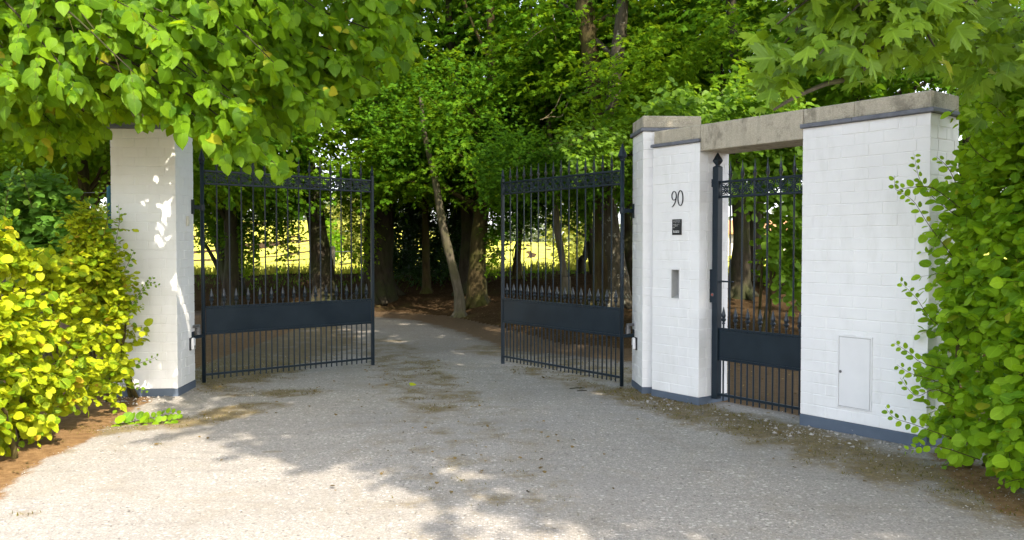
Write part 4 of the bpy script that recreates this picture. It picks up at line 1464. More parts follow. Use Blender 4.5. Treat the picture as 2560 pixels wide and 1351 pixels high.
BD, BB, BG, BLI = M['bark_dark'], M['bark_brown'], M['bark_grey'], M['bark_lichen']
tree('thick dark trunk straight behind the tip of the left gate leaf', [(945, 692, 20.0, .36), (948, 560, 20, .33), (950, 420, 20, .30), (955, 250, 20, .27)], BD, 0, 1.1, (0, 0, 0.6), 11)
t_lean = tree('leaning dark trunk seen through the left gate leaf against the meadow', [(812, 694, 19.5, .27), (795, 590, 19.5, .225), (778, 470, 19.5, .20), (752, 320, 19.6, .18), (738, 200, 19.7, .16)], BD, 1, 1.0, (-0.6, 0, 0.6), 10)
t_clump = tree('clump of dark stems low behind the left gate leaf', [(592, 700, 21, .17), (594, 600, 21, .15), (588, 520, 21, .13), (570, 400, 21, .11)], BD, 2, 0.9, (0, 0, 0), 9,
     [([(570, 705, 21), (550, 620, 21), (515, 530, 21), (480, 440, 21)], [.16, .12, .1, .06]), ([(580, 700, 21), (565, 610, 21), (545, 520, 21), (530, 400, 21)], [.13, .12, .1, .06]),
      ([(560, 700, 21), (530, 640, 21), (500, 590, 21)], [.08, .05, .03])])
tree('slim straight olive trunk on the bank beyond the drive', [(1066, 692, 20.5, .095), (1064, 600, 20.5, .09), (1062, 480, 20.5, .08), (1055, 330, 20.5, .07)], BB, 3, 0.9, (0, 0, 1.2), 8)
tree('crooked pale grey young trunk rooted low on the bank', [(1149, 757, 17.2, .098), (1137, 690, 17.2, .09), (1122, 630, 17.2, .088), (1107, 565, 17.2, .085), (1096, 500, 17.2, .078), (1085, 435, 17.2, .068), (1062, 340, 17.2, .055), (1052, 240, 17.2, .04)],
     BG, None, limbs=0)
t_moss = tree('mossy brown trunk with swollen foot on the bank', [(1192, 712, 18.3, .20), (1196, 610, 18.3, .175), (1206, 520, 18.3, .16), (1224, 440, 18.3, .145), (1236, 330, 18.3, .12)], BB, 1, 1.0, (0.2, 0.4, 0.5), 9)
tree('black trunk deep in shade left of the mossy brown trunk', [(1156, 692, 22.3, .30), (1154, 560, 22.3, .27), (1150, 420, 22.3, .25), (1146, 280, 22.3, .22)], BD, 0, 1.0, (0, 0, 0.8), 11)
tree('thin dark trunk with bowed side stem before the meadow', [(1293, 702, 21, .10), (1294, 640, 21, .085), (1298, 580, 21, .085), (1300, 500, 21, .07), (1300, 380, 21, .05)], BB, 3, 0.8, (0, 0, 0.6), 7,
     [([(1291, 672, 21), (1283, 650, 21), (1283, 628, 21), (1290, 608, 21)], [.02, .018, .018, .015])])
tree('slender leaning grey trunk seen through the right gate leaf', [(1415, 734, 17.6, .085), (1411, 690, 17.6, .075), (1402, 625, 17.6, .07), (1393, 575, 17.6, .072), (1388, 500, 17.6, .065), (1384, 400, 17.6, .05)], BG, 3, 0.8, (0, 0.5, 0.9), 7)
t_pair = tree('pair of dark slanting stems behind the right gate leaf', [(1453, 704, 21.5, .085), (1463, 640, 21.5, .075), (1472, 560, 21.5, .07), (1480, 440, 21.5, .06)], BD, 3, 0.85, (0.3, 0.3, 0.8), 7,
     [([(1486, 706, 21), (1478, 640, 21), (1472, 560, 21), (1468, 420, 21)], [.1, .1, .09, .05])])
t_tall = tree('tall brown trunk rising above the right gate leaf', [(1508, 706, 15.6, .185), (1508, 600, 15.6, .20), (1510, 450, 15.6, .185), (1502, 290, 15.6, .18), (1480, 160, 15.6, .175), (1462, 20, 15.6, .165)], BB, 2, 1.15, (0.3, 3.2, 1.4), 12,
     [([(1490, 60, 15.6), (1530, 40, 15.5), (1560, 75, 15.4), (1590, 120, 15.3)], [.05, .04, .03, .015])])
t_lichen = tree('lichen spotted trunk close to the hinge post of the right gate leaf', [(1548, 716, 15.0, .18), (1540, 650, 15.0, .165), (1530, 590, 15.0, .16), (1520, 510, 15.0, .15), (1522, 400, 15.0, .135), (1530, 280, 15.0, .125), (1542, 150, 15.0, .12), (1556, 0, 15.0, .11)],
     BLI, 1, 1.15, (0.6, 3.2, 1.6), 11)
tree('dark trunk flaring beside the tall pillar', [(1588, 712, 18, .17), (1575, 640, 18, .13), (1570, 560, 18, .12), (1566, 430, 18, .11)], BD, 0, 0.9, (0.9, 0.4, 0.8), 8)
tree('stout dark trunk seen through the small gate', [(1882, 729, 18, .20), (1880, 640, 18, .185), (1884, 560, 18, .18), (1888, 400, 18, .16)], BD, 2, 1.0, (0, 0.6, 0.6), 11)
tree('sawn grey trunk in shade behind the leafy shrub left of the pillar', [(105, 560, 11.5, .11), (98, 470, 11.5, .105), (95, 400, 11.5, .10), (88, 300, 11.5, .09)], BG, 3, 0.85, (0, 0.5, 0.9), 8)
tree('thin sunlit trunk beside the blue fence post', [(212, 560, 10.3, .065), (210, 480, 10.3, .064), (206, 400, 10.3, .06), (200, 280, 10.3, .055)], BB, 3, 0.75, (0, 0.6, 1.2), 7)
# further trees whose feet are hidden
for lab, px, Y, ck, sc in (
        ('broad tree filling the gap above the left pillar', 330, 15.5, 0, 1.05),
        ('dense tree at the far left edge of the wood', 30, 16.0, 2, 1.05),
        ('leafy tree just left of the leaning trunk', 575, 18.5, 1, 1.0),
        ('deep green tree standing behind the crooked grey trunk', 1020, 23.5, 2, 1.1),
        ('light green tree over the opening between the gate leaves', 1165, 19.8, 1, 0.95),
        ('tree with hanging shelves of leaves behind the tall pillar', 1730, 18.5, 0, 1.05),
        ('bushy tree rising over the concrete lintel', 1850, 14.5, 1, 1.0),
        ('tall shaded tree behind the broad white wall', 2130, 14.0, 2, 1.05),
        ('dark tree above the right-hand hedge', 2420, 12.5, 0, 1.0),
        ('tree at the far back seen above the lichen spotted trunk', 1600, 23.0, 0, 1.15),
        ('back row tree left of the thick dark trunk', 925, 24.0, 2, 1.15),
        ('back row tree behind the clump of stems', 360, 23.5, 0, 1.15),
        ('back row tree above the far end of the drive', 1180, 25.0, 1, 1.2),
        ('back row tree behind the stout trunk', 1980, 23.0, 2, 1.2),
        ('left back row tree over the hedge', 180, 22.0, 1, 1.2)):
    f = at(px, 700, Y)
    g = tz(f.x, f.y)
    py = 617 + (CAMH - g) / Y * F_PX
    tree(lab, [(px, py, Y, .17), (px + 4, py - 150, Y, .15), (px - 3, py - 300, Y, .13)], BD, ck, sc, (0, 0, 1.9 if Y > 21 else 0.8), 10)


# ------------------------------------------------------------------ generic foliage masses placed in the view
def region(rng, n, poly, Yfn, spread):
    """n random points inside a photo polygon at depths Yfn(px, py) + |spread|"""
    xs = [p[0] for p in poly]; ys = [p[1] for p in poly]
    X, Yp = [], []
    tot = 0
    while tot < n:
        x = rng.uniform(min(xs), max(xs), n * 2); y = rng.uniform(min(ys), max(ys), n * 2)
        k = in_poly(x, y, poly)
        X.append(x[k]); Yp.append(y[k]); tot += k.sum()
    X = np.concatenate(X)[:n]; Yp = np.concatenate(Yp)[:n]
    Y = Yfn(X, Yp) + np.abs(rng.normal(0, spread, n))
    return pix(X, Yp, Y), X, Yp


def shrub(name, label, cat, n, poly, Yfn, spread, size, tmpl, mat, seed, m=7, L=(0.15, 0.32), out=(0.2, -0.8, 0.25), jit=0.5, group=None, tw=None, zmin=0.03,
          droop=0.2, facew=0.6, stems=6, down=0.25, clump=0.0, tmpl2=None, ljit=0.33):
    rng = np.random.default_rng(seed)
    O, X, Yp = region(rng, n, poly, Yfn, spread)
    if clump > 0:           # thin out irregularly so that shaded gaps open between clumps
        ph = rng.uniform(0, 6.28, 6)
        f = np.sin(O[:, 0] * 5.1 / clump + ph[0]) * np.sin(O[:, 2] * 6.3 / clump + ph[1]) + np.sin(O[:, 1] * 4.3 / clump + O[:, 2] * 3.1 / clump + ph[2]) * 0.7
        O = O[(f + rng.normal(0, 0.5, len(f))) > -0.9]
    O = O[O[:, 2] > terrain(O[:, 0], O[:, 1]) + zmin + 0.1]
    nn = len(O)
    c = O.mean(0)
    g = tz(c[0], c[1])
    root = thing(name, label, cat, (c[0], c[1], g), group)
    D = np.array(out) + rng.normal(0, jit, (nn, 3))
    Ls = rng.uniform(L[0], L[1], nn)
    P, A, N = spray(O, D, Ls, m, rng, droop, 0.8, down, out, facew, ljit)
    keep = P[:, 2] > terrain(P[:, 0], P[:, 1]) + zmin
    P, A, N = P[keep], A[keep], N[keep]
    sz = rng.uniform(0.45, 1.2, len(P)) * size
    pk = rng.random(len(P)) < (0.62 if tmpl2 else 2)
    for nm_, tm_, q in (('foliage', tmpl, pk), ('narrow_foliage', tmpl2, ~pk)):
        if q.any(): leaves(nm_, P[q], A[q], N[q], sz[q], tm_, mat, root, rng, uv=True, aspect=rng.uniform(0.75, 1.15, q.sum()))
    if tw: twigs('twigs', O, D, Ls, np.full(nn, tw), M['twig'], root, droop)
    mb = MB()
    r2 = random.Random(seed)
    for k in range(stems):
        o = O[r2.randrange(nn)]
        b = Vector((o[0] + r2.uniform(-.3, .3), o[1] + r2.uniform(0.1, .5), tz(o[0], o[1]) - 0.05))
        mb.tube(curve_pts(b, Vector(o) + Vector((0, 0.15, 0)), 0.1, 7, 0.03, r2), [0.022 * (1 - 0.8 * t / 6) + 0.003 for t in range(7)], 6)
    if stems: mb.build('stems', M['twig'], root, True)
    return root


def const(Y): return lambda x, y: np.full(np.shape(x), Y)


def bough(root, start, n, poly, Yfn, spread, size, tmpl, mat, seed, m=8, L=(0.3, 0.6), jit=0.6, limbs=6):
    """low boughs that belong to a tree: leaves as one part, the limbs that carry them as another"""
    rng = np.random.default_rng(seed)
    O, X, Yp = region(rng, n, poly, Yfn, spread)
    nn = len(O)
    D = np.array((0.1, -0.7, -0.05)) + rng.normal(0, jit, (nn, 3))
    P, A, N = spray(O, D, rng.uniform(L[0], L[1], nn), m, rng, 0.2, 0.8, 0.25, (0.2, -0.8, 0.25), 0.5, 0.33)
    leaves('low_foliage', P, A, N, rng.uniform(0.65, 1.15, len(P)) * size, tmpl, mat, root, rng, uv=False)
    st = at(*start)
    mb = MB()
    r2 = random.Random(seed)
    for k in range(limbs):
        o = Vector(O[r2.randrange(nn)])
        mb.tube(curve_pts(st + Vector((0, 0, r2.uniform(-.5, .6))), o, 0.22, 9, 0.06, r2), [0.035 * (1 - 0.85 * t / 8) for t in range(9)], 6)
    mb.build('limbs', M['bark_brown'], root, True)


bough(t_clump, (588, 520, 21), 1500, [(490, 320), (770, 320), (772, 440), (760, 520), (735, 560), (700, 575), (660, 590), (620, 600), (560, 590), (490, 600)], const(18.6), 0.9, 0.105, LEAF_FIELD, M['leaf_wood'], 21)
bough(t_clump, (570, 540, 21), 110, [(600, 590), (640, 590), (650, 650), (610, 690), (585, 640)], const(18.9), 0.4, 0.095, LEAF_FIELD, M['leaf_wood_b'], 121, 7, (.25, .5), limbs=2)
bough(t_clump, (588, 540, 21), 90, [(690, 560), (740, 545), (742, 620), (715, 665), (695, 620)], const(18.9), 0.4, 0.095, LEAF_FIELD, M['leaf_wood_b'], 122, 7, (.25, .5), limbs=2)
bough(t_lean, (780, 480, 19.5), 300, [(855, 470), (900, 440), (935, 480), (930, 640), (905, 670), (880, 640), (868, 580)], const(18.8), 0.7, 0.085, LEAF_FIELD, M['leaf_wood_b'], 22, 7, (.25, .5), limbs=3)
bough(t_pair, (1472, 560, 21.5), 1250, [(1225, 430), (1580, 430), (1575, 520), (1500, 505), (1470, 570), (1430, 545), (1390, 535), (1350, 560), (1310, 570), (1270, 585), (1240, 600), (1225, 590)], const(18.0), 1.2, 0.10, LEAF_FIELD, M['leaf_wood'], 24)
bough(t_moss, (1215, 470, 18.3), 110, [(1212, 560), (1245, 575), (1250, 650), (1225, 690), (1212, 640)], const(18.2), 0.4, 0.085, LEAF_FIELD, M['leaf_wood_b'], 124, 7, (.2, .4), limbs=2)
bough(t_lichen, (1522, 400, 15.0), 170, [(1400, 360), (1480, 325), (1570, 330), (1578, 400), (1500, 420), (1420, 405)], const(12.6), 0.5, 0.10, LEAF_FIELD, M['leaf_bush'], 25, 7, (.25, .5), limbs=3)
bough(t_tall, (1510, 420, 15.6), 800, [(1190, 360), (1260, 330), (1430, 380), (1580, 400), (1580, 470), (1480, 490), (1300, 480), (1200, 470)], const(14.2), 0.9, 0.10, LEAF_FIELD, M['leaf_wood'], 26)
bough(t_moss, (1228, 420, 18.3), 620, [(880, 210), (960, 150), (1010, 230), (1120, 120), (1290, 180), (1300, 330), (1250, 400), (1190, 360), (1130, 440), (1060, 370), (960, 410), (900, 330)], const(16.0), 1.8, 0.10, LEAF_FIELD, M['leaf_wood'], 27)
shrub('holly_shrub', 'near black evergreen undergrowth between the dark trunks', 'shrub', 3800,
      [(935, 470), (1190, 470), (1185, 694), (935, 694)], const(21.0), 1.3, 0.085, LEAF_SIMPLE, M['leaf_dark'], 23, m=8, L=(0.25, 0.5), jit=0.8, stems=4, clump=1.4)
shrub('hazel_shrub', 'round leaved hazel showing above the lintel and through the small gate', 'shrub', 1000,
      [(1590, 300), (1640, 235), (1760, 250), (1850, 225), (1960, 245), (2010, 300), (2030, 480), (2030, 760), (1985, 760), (1950, 690), (1915, 620), (1900, 520), (1810, 470), (1810, 380), (1760, 330)], const(10.6), 0.6, 0.095, LEAF_ROUND, M['leaf_bush'], 28, m=7, L=(0.22, 0.45), jit=0.6, stems=6)
shrub('hazel_shrub', 'small bush of bright leaves at the foot of the stout trunk', 'shrub', 160,
      [(1900, 645), (1960, 650), (1960, 735), (1895, 735)], const(15.5), 0.5, 0.085, LEAF_ROUND, M['leaf_wood_b'], 29, m=7, L=(0.2, 0.4), jit=0.6, stems=3)

# dead twigs in front of the tall brown trunk
mb = MB()
for path, r in (([(1530, 155), (1490, 190), (1478, 230)], .014), ([(1478, 230), (1430, 240), (1405, 290), (1378, 292), (1350, 300)], .012), ([(1515, 60), (1470, 90), (1456, 115), (1462, 140), (1452, 175), (1445, 205), (1410, 225), (1385, 275), (1355, 300)], .012),
                ([(1388, 30), (1383, 45), (1400, 80)], .009), ([(1365, 70), (1335, 90), (1312, 115)], .009), ([(1375, 65), (1388, 90), (1390, 110)], .008), ([(1462, 140), (1478, 142)], .008), ([(1490, 70), (1480, 110)], .008), ([(1530, 60), (1560, 115)], .013)):
    q = smooth_path([at(x, y, 16.0 + 0.15 * math.sin(x * .05)) for x, y in path], 4)
    mb.tube(q, [r * (1 - 0.6 * i / len(q)) for i in range(len(q))], 5)
mb.build('dead_branch', M['deadtwig'], t_tall)

# ------------------------------------------------------------------ hedges
LH = np.array([(-200, 5.15), (0, 5.85), (100, 6.4), (200, 7.0), (300, 7.75), (380, 8.2)], float)


def lh_front(px, py):
    y0 = np.interp(px, LH[:, 0], LH[:, 1])
    return np.minimum(y0 + np.maximum(0, (930 - py)) * 0.0020 + 0.10 * np.sin(px * 0.045 + py * 0.03) + 0.07 * np.sin(py * 0.06 - px * .02), 8.25)


shrub('hornbeam_hedge', 'bright yellow-green hedge in full sun at the left edge of the drive', 'hedge', 2900,
      [(-420, 560), (0, 575), (70, 640), (150, 660), (215, 620), (265, 610), (275, 690), (305, 760), (315, 860), (298, 980), (275, 1022), (205, 1100), (120, 1145), (40, 1190), (-60, 1235), (-420, 1400)],
      lh_front, 0.22, 0.076, LEAF_ROUND, M['leaf_hedge_l'], 31, m=7, L=(0.13, 0.32), out=(0.45, -0.75, 0.3), jit=0.6, tw=0.0022, stems=10, clump=1.0, facew=0.7, tmpl2=LEAF_OVAL, ljit=0.45)
h_olive = shrub('hornbeam_hedge', 'small leaved olive hedge end beside the left pillar', 'hedge', 620,
      [(185, 555), (215, 530), (245, 560), (262, 590), (272, 640), (300, 700), (312, 790), (290, 820), (215, 760), (190, 660)], const(7.75), 0.25, 0.055, LEAF_OVAL, M['leaf_hedge_l'], 32, m=9, L=(0.16, 0.34), out=(0.3, -0.6, 0.6), jit=0.45, tw=0.002, stems=5)
shrub('snowberry_bush', 'blue-green rounded bush behind the sunny hedge under the lime leaves', 'bush', 900,
      [(-150, 480), (30, 470), (95, 452), (150, 480), (190, 500), (185, 600), (160, 690), (-150, 690)], const(8.3), 0.35, 0.095, LEAF_ROUND, M['leaf_bramble'], 33, m=7, L=(0.16, 0.34), out=(0.2, -0.7, 0.5), jit=0.5, tw=0.0022, stems=6)

RHX = [(60, 2482), (150, 2452), (250, 2417), (380, 2404), (430, 2382), (500, 2384), (600, 2390), (660, 2374), (760, 2377), (860, 2367), (960, 2362), (1060, 2350), (1110, 2357), (1150, 2394), (1200, 2452), (1265, 2547), (1320, 2632)]


def rh_front(px, py):
    y0 = np.interp(px, [2300, 2400, 2560, 2800, 3200], [6.02, 5.75, 5.0, 4.4, 3.8])
    y0 = y0 + np.where((py < 420) & (px < 2480), 0.75, 0.0) + 0.13 * np.sin(px * 0.035 + py * 0.028) + 0.08 * np.sin(py * 0.05 - px * .02)
    return y0 + np.maximum(0, (700 - py)) * 0.0008


rh_poly = [(x, y) for y, x in RHX] + [(3200, 1650), (3200, 60)]
h_right = shrub('beech_hedge', 'tall green hedge against the end of the broad white wall', 'hedge', 6200, rh_poly, rh_front, 0.26, 0.074, LEAF_ROUND, M['leaf_hedge_r'], 41,
      m=8, L=(0.13, 0.32), out=(-0.45, -0.65, 0.25), jit=0.6, tw=0.0022, stems=12, clump=1.0, facew=0.7, tmpl2=LEAF_OVAL, ljit=0.42)


def shoots(root, paths, size, mat, tmpl, seed, step=0.036, r=0.0026):
    """leafy shoots along given photo paths [(px, py, Y), ...]: leaves alternate and shrink to the tip"""
    rng = np.random.default_rng(seed)
    P, A, N, S_ = [], [], [], []
    mb = MB()
    for path in paths:
        q = smooth_path([at(*p) for p in path], 6)
        n = len(q)
        mb.tube(q, [r * (1.3 - 1.0 * i / n) for i in range(n)], 5)
        d = 0.0
        k = 0
        tot = sum((q[i + 1] - q[i]).length for i in range(n - 1))
        acc = 0
        for i in range(n - 1):
            seg = q[i + 1] - q[i]
            while d < seg.length:
                t = (acc + d) / tot
                pt = q[i] + seg.normalized() * d
                tg = seg.normalized()
                sd = Vector((-tg.z, 0, tg.x)).normalized() * (1 if k % 2 else -1)
                a = tg * 0.6 + sd * 0.9 + Vector(rng.normal(0, .25, 3))
                P.append(tuple(pt + sd * 0.006)); A.append(tuple(a)); N.append(tuple(Vector((0.1, -0.9, 0.45)) + Vector(rng.normal(0, .45, 3))))
                S_.append(size * (1.15 - 0.72 * t) * rng.uniform(0.75, 1.15))
                k += 1
                d += step * (1.1 - 0.5 * t)
            d -= seg.length
            acc += seg.length
    mb.build('shoot_stems', M['twig'], root, True)
    leaves('shoot_foliage', np.array(P), np.array(A), np.array(N), np.array(S_), tmpl, mat, root, rng)
    return root


shoots(h_right,
       [[(2420, 560, 5.75), (2340, 500, 5.8), (2300, 450, 5.85), (2285, 385, 5.88)], [(2400, 480, 5.8), (2370, 420, 5.8), (2340, 392, 5.85)],
        [(2400, 520, 5.7), (2330, 470, 5.75), (2270, 470, 5.8), (2240, 475, 5.82), (2236, 440, 5.83)], [(2380, 640, 5.8), (2320, 560, 5.85), (2285, 505, 5.9), (2250, 480, 5.9)],
        [(2400, 850, 5.7), (2330, 800, 5.75), (2290, 745, 5.8), (2250, 705, 5.85)], [(2400, 930, 5.7), (2310, 910, 5.75), (2270, 880, 5.8), (2236, 858, 5.85)],
        [(2420, 990, 5.6), (2330, 950, 5.7), (2280, 935, 5.75), (2242, 912, 5.8)], [(2420, 1010, 5.6), (2340, 975, 5.65), (2290, 990, 5.7), (2250, 945, 5.75)],
        [(2450, 1120, 5.4), (2350, 1085, 5.5), (2280, 1060, 5.55), (2236, 1045, 5.6), (2213, 1018, 5.62)], [(2450, 1150, 5.35), (2360, 1120, 5.4), (2310, 1115, 5.45), (2262, 1128, 5.5)],
        [(2590, 1200, 4.9), (2540, 1200, 4.9), (2496, 1215, 4.9)], [(2500, 420, 5.3), (2440, 380, 5.4), (2410, 330, 5.45)], [(2520, 300, 5.4), (2480, 260, 5.45), (2440, 255, 5.5)]],
       0.075, M['leaf_hedge_r'], LEAF_OVAL, 51)
shoots(h_olive,
       [[(290, 800, 8.0), (340, 745, 8.0), (368, 708, 8.0), (397, 716, 8.0)], [(300, 790, 8.0), (350, 740, 8.0), (383, 690, 8.0)], [(300, 930, 8.0), (345, 910, 8.0), (375, 900, 8.05), (396, 890, 8.05)],
        [(300, 960, 7.9), (340, 965, 7.95), (366, 985, 8.0)], [(290, 720, 7.8), (325, 650, 7.85), (335, 625, 7.85)], [(255, 600, 7.7), (270, 540, 7.7), (262, 480, 7.7), (275, 440, 7.7)], [(215, 590, 7.7), (240, 520, 7.7), (252, 455, 7.7)],
        [(285, 620, 7.7), (298, 560, 7.7), (296, 512, 7.7)], [(10, 560, 7.4), (20, 480, 7.4), (35, 440, 7.4)], [(80, 520, 7.5), (60, 450, 7.5), (40, 420, 7.5)]],
       0.055, M['leaf_bush'], LEAF_OVAL, 52, 0.04)
gz0 = lambda px, py, h=0.03: (px, py, float(atz(px, py, h).y))
runner = thing('ground_runner', 'low leafy runner lying on the gravel in front of the hedge-side pillar', 'shoot', tuple(atz(330, 1055)))
shoots(runner,
       [[gz0(280, 1062), gz0(330, 1055), gz0(380, 1045, .05), gz0(420, 1035, .06), gz0(452, 1036, .05)], [gz0(340, 1060), gz0(400, 1055), gz0(445, 1048, .05)]], 0.085, M['leaf_hedge_r'], LEAF_ROUND, 53, 0.03)

# ------------------------------------------------------------------ lime tree over the left pillar
lt = thing('lime_tree', 'lime tree whose sunlit leafy boughs hang over the left pillar', 'tree', (-7.2, 7.4, 0))
rng = np.random.default_rng(61)
pr = random.Random(61)
tmb = MB()
tp = [Vector((-7.2, 7.4, -0.1)), Vector((-7.15, 7.3, 1.5)), Vector((-7.0, 7.2, 3.2)), Vector((-6.9, 7.1, 5.5)), Vector((-6.7, 7.0, 8.5))]
sp = smooth_path(tp, 5)
tmb.tube(sp, list(np.linspace(0.27, 0.09, len(sp))), 12)
ends = [(692, 452, 5.3), (640, 400, 5.3), (560, 395, 5.2), (455, 335, 5.1), (800, 300, 5.7), (745, 265, 5.6), (925, 240, 6.0), (870, 180, 5.9), (1020, 80, 6.1), (1010, 20, 6.1), (950, 120, 6.0), (190, 245, 4.7), (335, 220, 4.7), (110, 260, 5.0), (20, 215, 4.8),
        (240, 350, 5.4), (130, 420, 5.6), (30, 400, 5.4), (60, 330, 5.2), (520, 250, 5.1), (600, 300, 5.2), (690, 200, 5.4), (430, 140, 4.9), (560, 150, 5.1), (250, 130, 4.8), (830, 90, 5.8), (700, 60, 5.4), (520, 30, 5.0), (330, 60, 4.8), (120, 100, 4.9), (610, 5, 5.1), (770, -20, 5.5), (220, 20, 4.7),
        (400, 300, 5.4), (480, 210, 5.6), (300, 300, 5.6), (650, 330, 5.7), (180, 420, 5.8), (900, 40, 6.3), (20, 120, 5.2), (740, 150, 5.9), (560, 330, 5.8), (820, 220, 6.2)]
O, D, Ls = [], [], []
for (ex, ey, eY) in ends:
    eY += 1.15
    ey -= 38 + (75 if ex < 300 and ey > 290 else 0)
    e = at(ex, ey, eY)
    s = Vector((e.x - pr.uniform(1.3, 2.2), e.y + pr.uniform(0.0, 1.0), e.z + pr.uniform(0.35, 1.2)))
    tr = Vector((-6.9 + pr.uniform(-.05, .05), 7.1, s.z + pr.uniform(0.0, 0.8)))
    main = smooth_path([tr, tr.lerp(s, 0.5) + Vector((0, 0, .35)), s, s.lerp(e, 0.55) + Vector((0, 0, 0.16)), e], 5)
    tmb.tube(main, list(np.linspace(0.03, 0.003, len(main))), 6)
    n = len(main)
    for k in range(21):
        t = 0.44 + 0.56 * (k + 0.5) / 21
        i = min(int(t * (n - 1)), n - 2)
        p = main[i].lerp(main[i + 1], t * (n - 1) - i)
        tg = (main[i + 1] - main[i]).normalized()
        sd = Vector((-tg.y, tg.x, 0)).normalized() * (1 if k % 2 else -1)
        dd = tg * 0.7 + sd * 0.75 + Vector((pr.gauss(0, .2), pr.gauss(0, .2), pr.gauss(-.1, .2)))
        O.append(tuple(p)); D.append(tuple(dd)); Ls.append(pr.uniform(0.22, 0.42) * (1.15 - 0.5 * (t - .5)))
    O.append(tuple(main[-2])); D.append(tuple((main[-1] - main[-3]).normalized())); Ls.append(0.16)
O, D, Ls = np.array(O), np.array(D), np.array(Ls)
# a fuller, shaded layer of the same crown behind the hanging tips
lim_poly = [(-300, -260), (1010, -260), (1000, 90), (900, 200), (790, 240), (700, 290), (560, 300), (450, 255), (300, 230), (240, 310), (120, 345), (0, 360), (-300, 360)]
O2, X2, Y2 = region(rng, 860, lim_poly, const(7.0), 0.7)
D2 = np.array([0.7, -0.35, -0.3]) + rng.normal(0, .35, (len(O2), 3))
# the crown above the picture, thick enough to shade what is under it
O3 = np.stack([rng.uniform(-8.5, -1.2, 480), rng.uniform(5.2, 11.5, 480), rng.uniform(3.4, 8.5, 480)], 1)
k3 = ((O3[:, 0] + 5.2) / 3.9) ** 2 + ((O3[:, 1] - 8.6) / 3.0) ** 2 + ((O3[:, 2] - 5.4) / 3.0) ** 2 < 1
O3 = O3[k3]
D3 = (O3 - np.array([-5.5, 7.4, 5.5])) * 0.3 + rng.normal(0, .35, (len(O3), 3))
OO, DD, LL = np.concatenate([O, O2, O3]), np.concatenate([D, D2, D3]), np.concatenate([Ls, rng.uniform(.25, .45, len(O2)), rng.uniform(.4, .6, len(O3))])
P, A, N = spray(OO, DD, LL, 8, rng, 0.30, 0.7, 0.34, (0.25, -0.8, 0.1), 0.8, 0.40, ahead=0.85)
sz = rng.uniform(0.5, 1.15, len(P)) * 0.106
k_ = thin(P, [[(282, 318), (400, 322), (495, 340), (520, 600), (282, 600)], [(262, 282), (345, 294), (350, 330), (262, 330)], [(-200, 395), (130, 405), (282, 330), (282, 700), (-200, 700)], [(740, 345), (1100, 120), (1100, 700), (720, 520)]])
P, A, N, sz = P[k_], A[k_], N[k_], sz[k_]
pick = rng.random(len(P)) < 0.55
leaves('crown', P[pick], A[pick], N[pick], sz[pick], LEAF_HEART, M['leaf_lime'], lt, rng, aspect=rng.uniform(0.8, 1.15, pick.sum()))
pick = ~pick
leaves('inner_crown', P[pick], A[pick], N[pick], sz[pick] * 0.95, LEAF_CURL, M['leaf_lime'], lt, rng, aspect=rng.uniform(0.85, 1.2, pick.sum()))
kt = thin(OO + unit(DD) * (LL * 0.6)[:, None] + np.array((0, 0, -0.08)), [[(270, 300), (400, 305), (500, 320), (520, 600), (270, 600)], [(-200, 380), (130, 390), (282, 310), (282, 700), (-200, 700)], [(740, 335), (1100, 110), (1100, 700), (720, 510)]])
OO, DD, LL = OO[kt], DD[kt], LL[kt]
twigs('twigs', OO, DD, LL, np.full(len(OO), 0.0022), M['twig'], lt, 0.30)
tmb.build('trunk', M['bark_dark'], lt, True)

# ------------------------------------------------------------------ sycamore over the broad wall
st = thing('sycamore_tree', 'sycamore with large lobed leaves hanging over the concrete lintel', 'tree', (6.4, 2.6, 0))
rng = np.random.default_rng(71)
pr = random.Random(71)
tmb = MB()
tp = [Vector((6.4, 2.6, -0.1)), Vector((6.3, 2.6, 2.0)), Vector((6.1, 2.5, 4.2)), Vector((5.6, 2.3, 7.0)), Vector((5.2, 2.2, 9.5))]
sp = smooth_path(tp, 5)
tmb.tube(sp, list(np.linspace(0.34, 0.10, len(sp))), 12)
ends = [(1945, 285, 3.9), (1905, 225, 3.9), (1925, 130, 3.85), (1960, 60, 3.8), (2050, 190, 3.75), (2090, 120, 3.7), (2150, 200, 3.7), (2200, 150, 3.65), (2060, 30, 3.7), (2170, 60, 3.65), (2260, 110, 3.7), (2320, 90, 3.8), (2290, 20, 3.7), (2020, 240, 4.1), (2100, 205, 4.2), (2230, 150, 4.2),
        (2340, 180, 4.1), (1990, -30, 3.8), (2120, -40, 3.7), (2000, 130, 3.9), (2350, 60, 4.2)]
O, D, Ls = [], [], []
for (ex, ey, eY) in ends:
    e = at(ex, ey - 55, eY)
    s = at(2250, 0, 4.4) + Vector((pr.uniform(-.1, .4), pr.uniform(-.3, .4), pr.uniform(0.0, .4)))
    tr = Vector((6.0, 2.5, 3.6 + pr.uniform(0, .6)))
    main = smooth_path([tr, tr.lerp(s, 0.5) + Vector((0, 0, .2)), s, s.lerp(e, 0.5) + Vector((0, 0, 0.05)), e], 5)
    tmb.tube(main, list(np.linspace(0.026, 0.0035, len(main))), 6)
    n = len(main)
    for k in range(6):
        t = 0.60 + 0.40 * (k + 0.7) / 6
        i = min(int(t * (n - 1)), n - 2)
        p = main[i].lerp(main[i + 1], t * (n - 1) - i)
        O.append(tuple(p)); D.append((pr.gauss(-.5, .5), pr.gauss(-.4, .4), pr.gauss(-.05, .3))); Ls.append(pr.uniform(0.10, 0.22))
# the hanging bough with visible wood
bw = smooth_path([at(2250, 60, 4.3), at(2150, 180, 4.1), at(2060, 212, 3.95), at(1985, 245, 3.85), at(1935, 275, 3.8)], 6)
tmb.tube(bw, list(np.linspace(0.016, 0.006, len(bw))), 8)
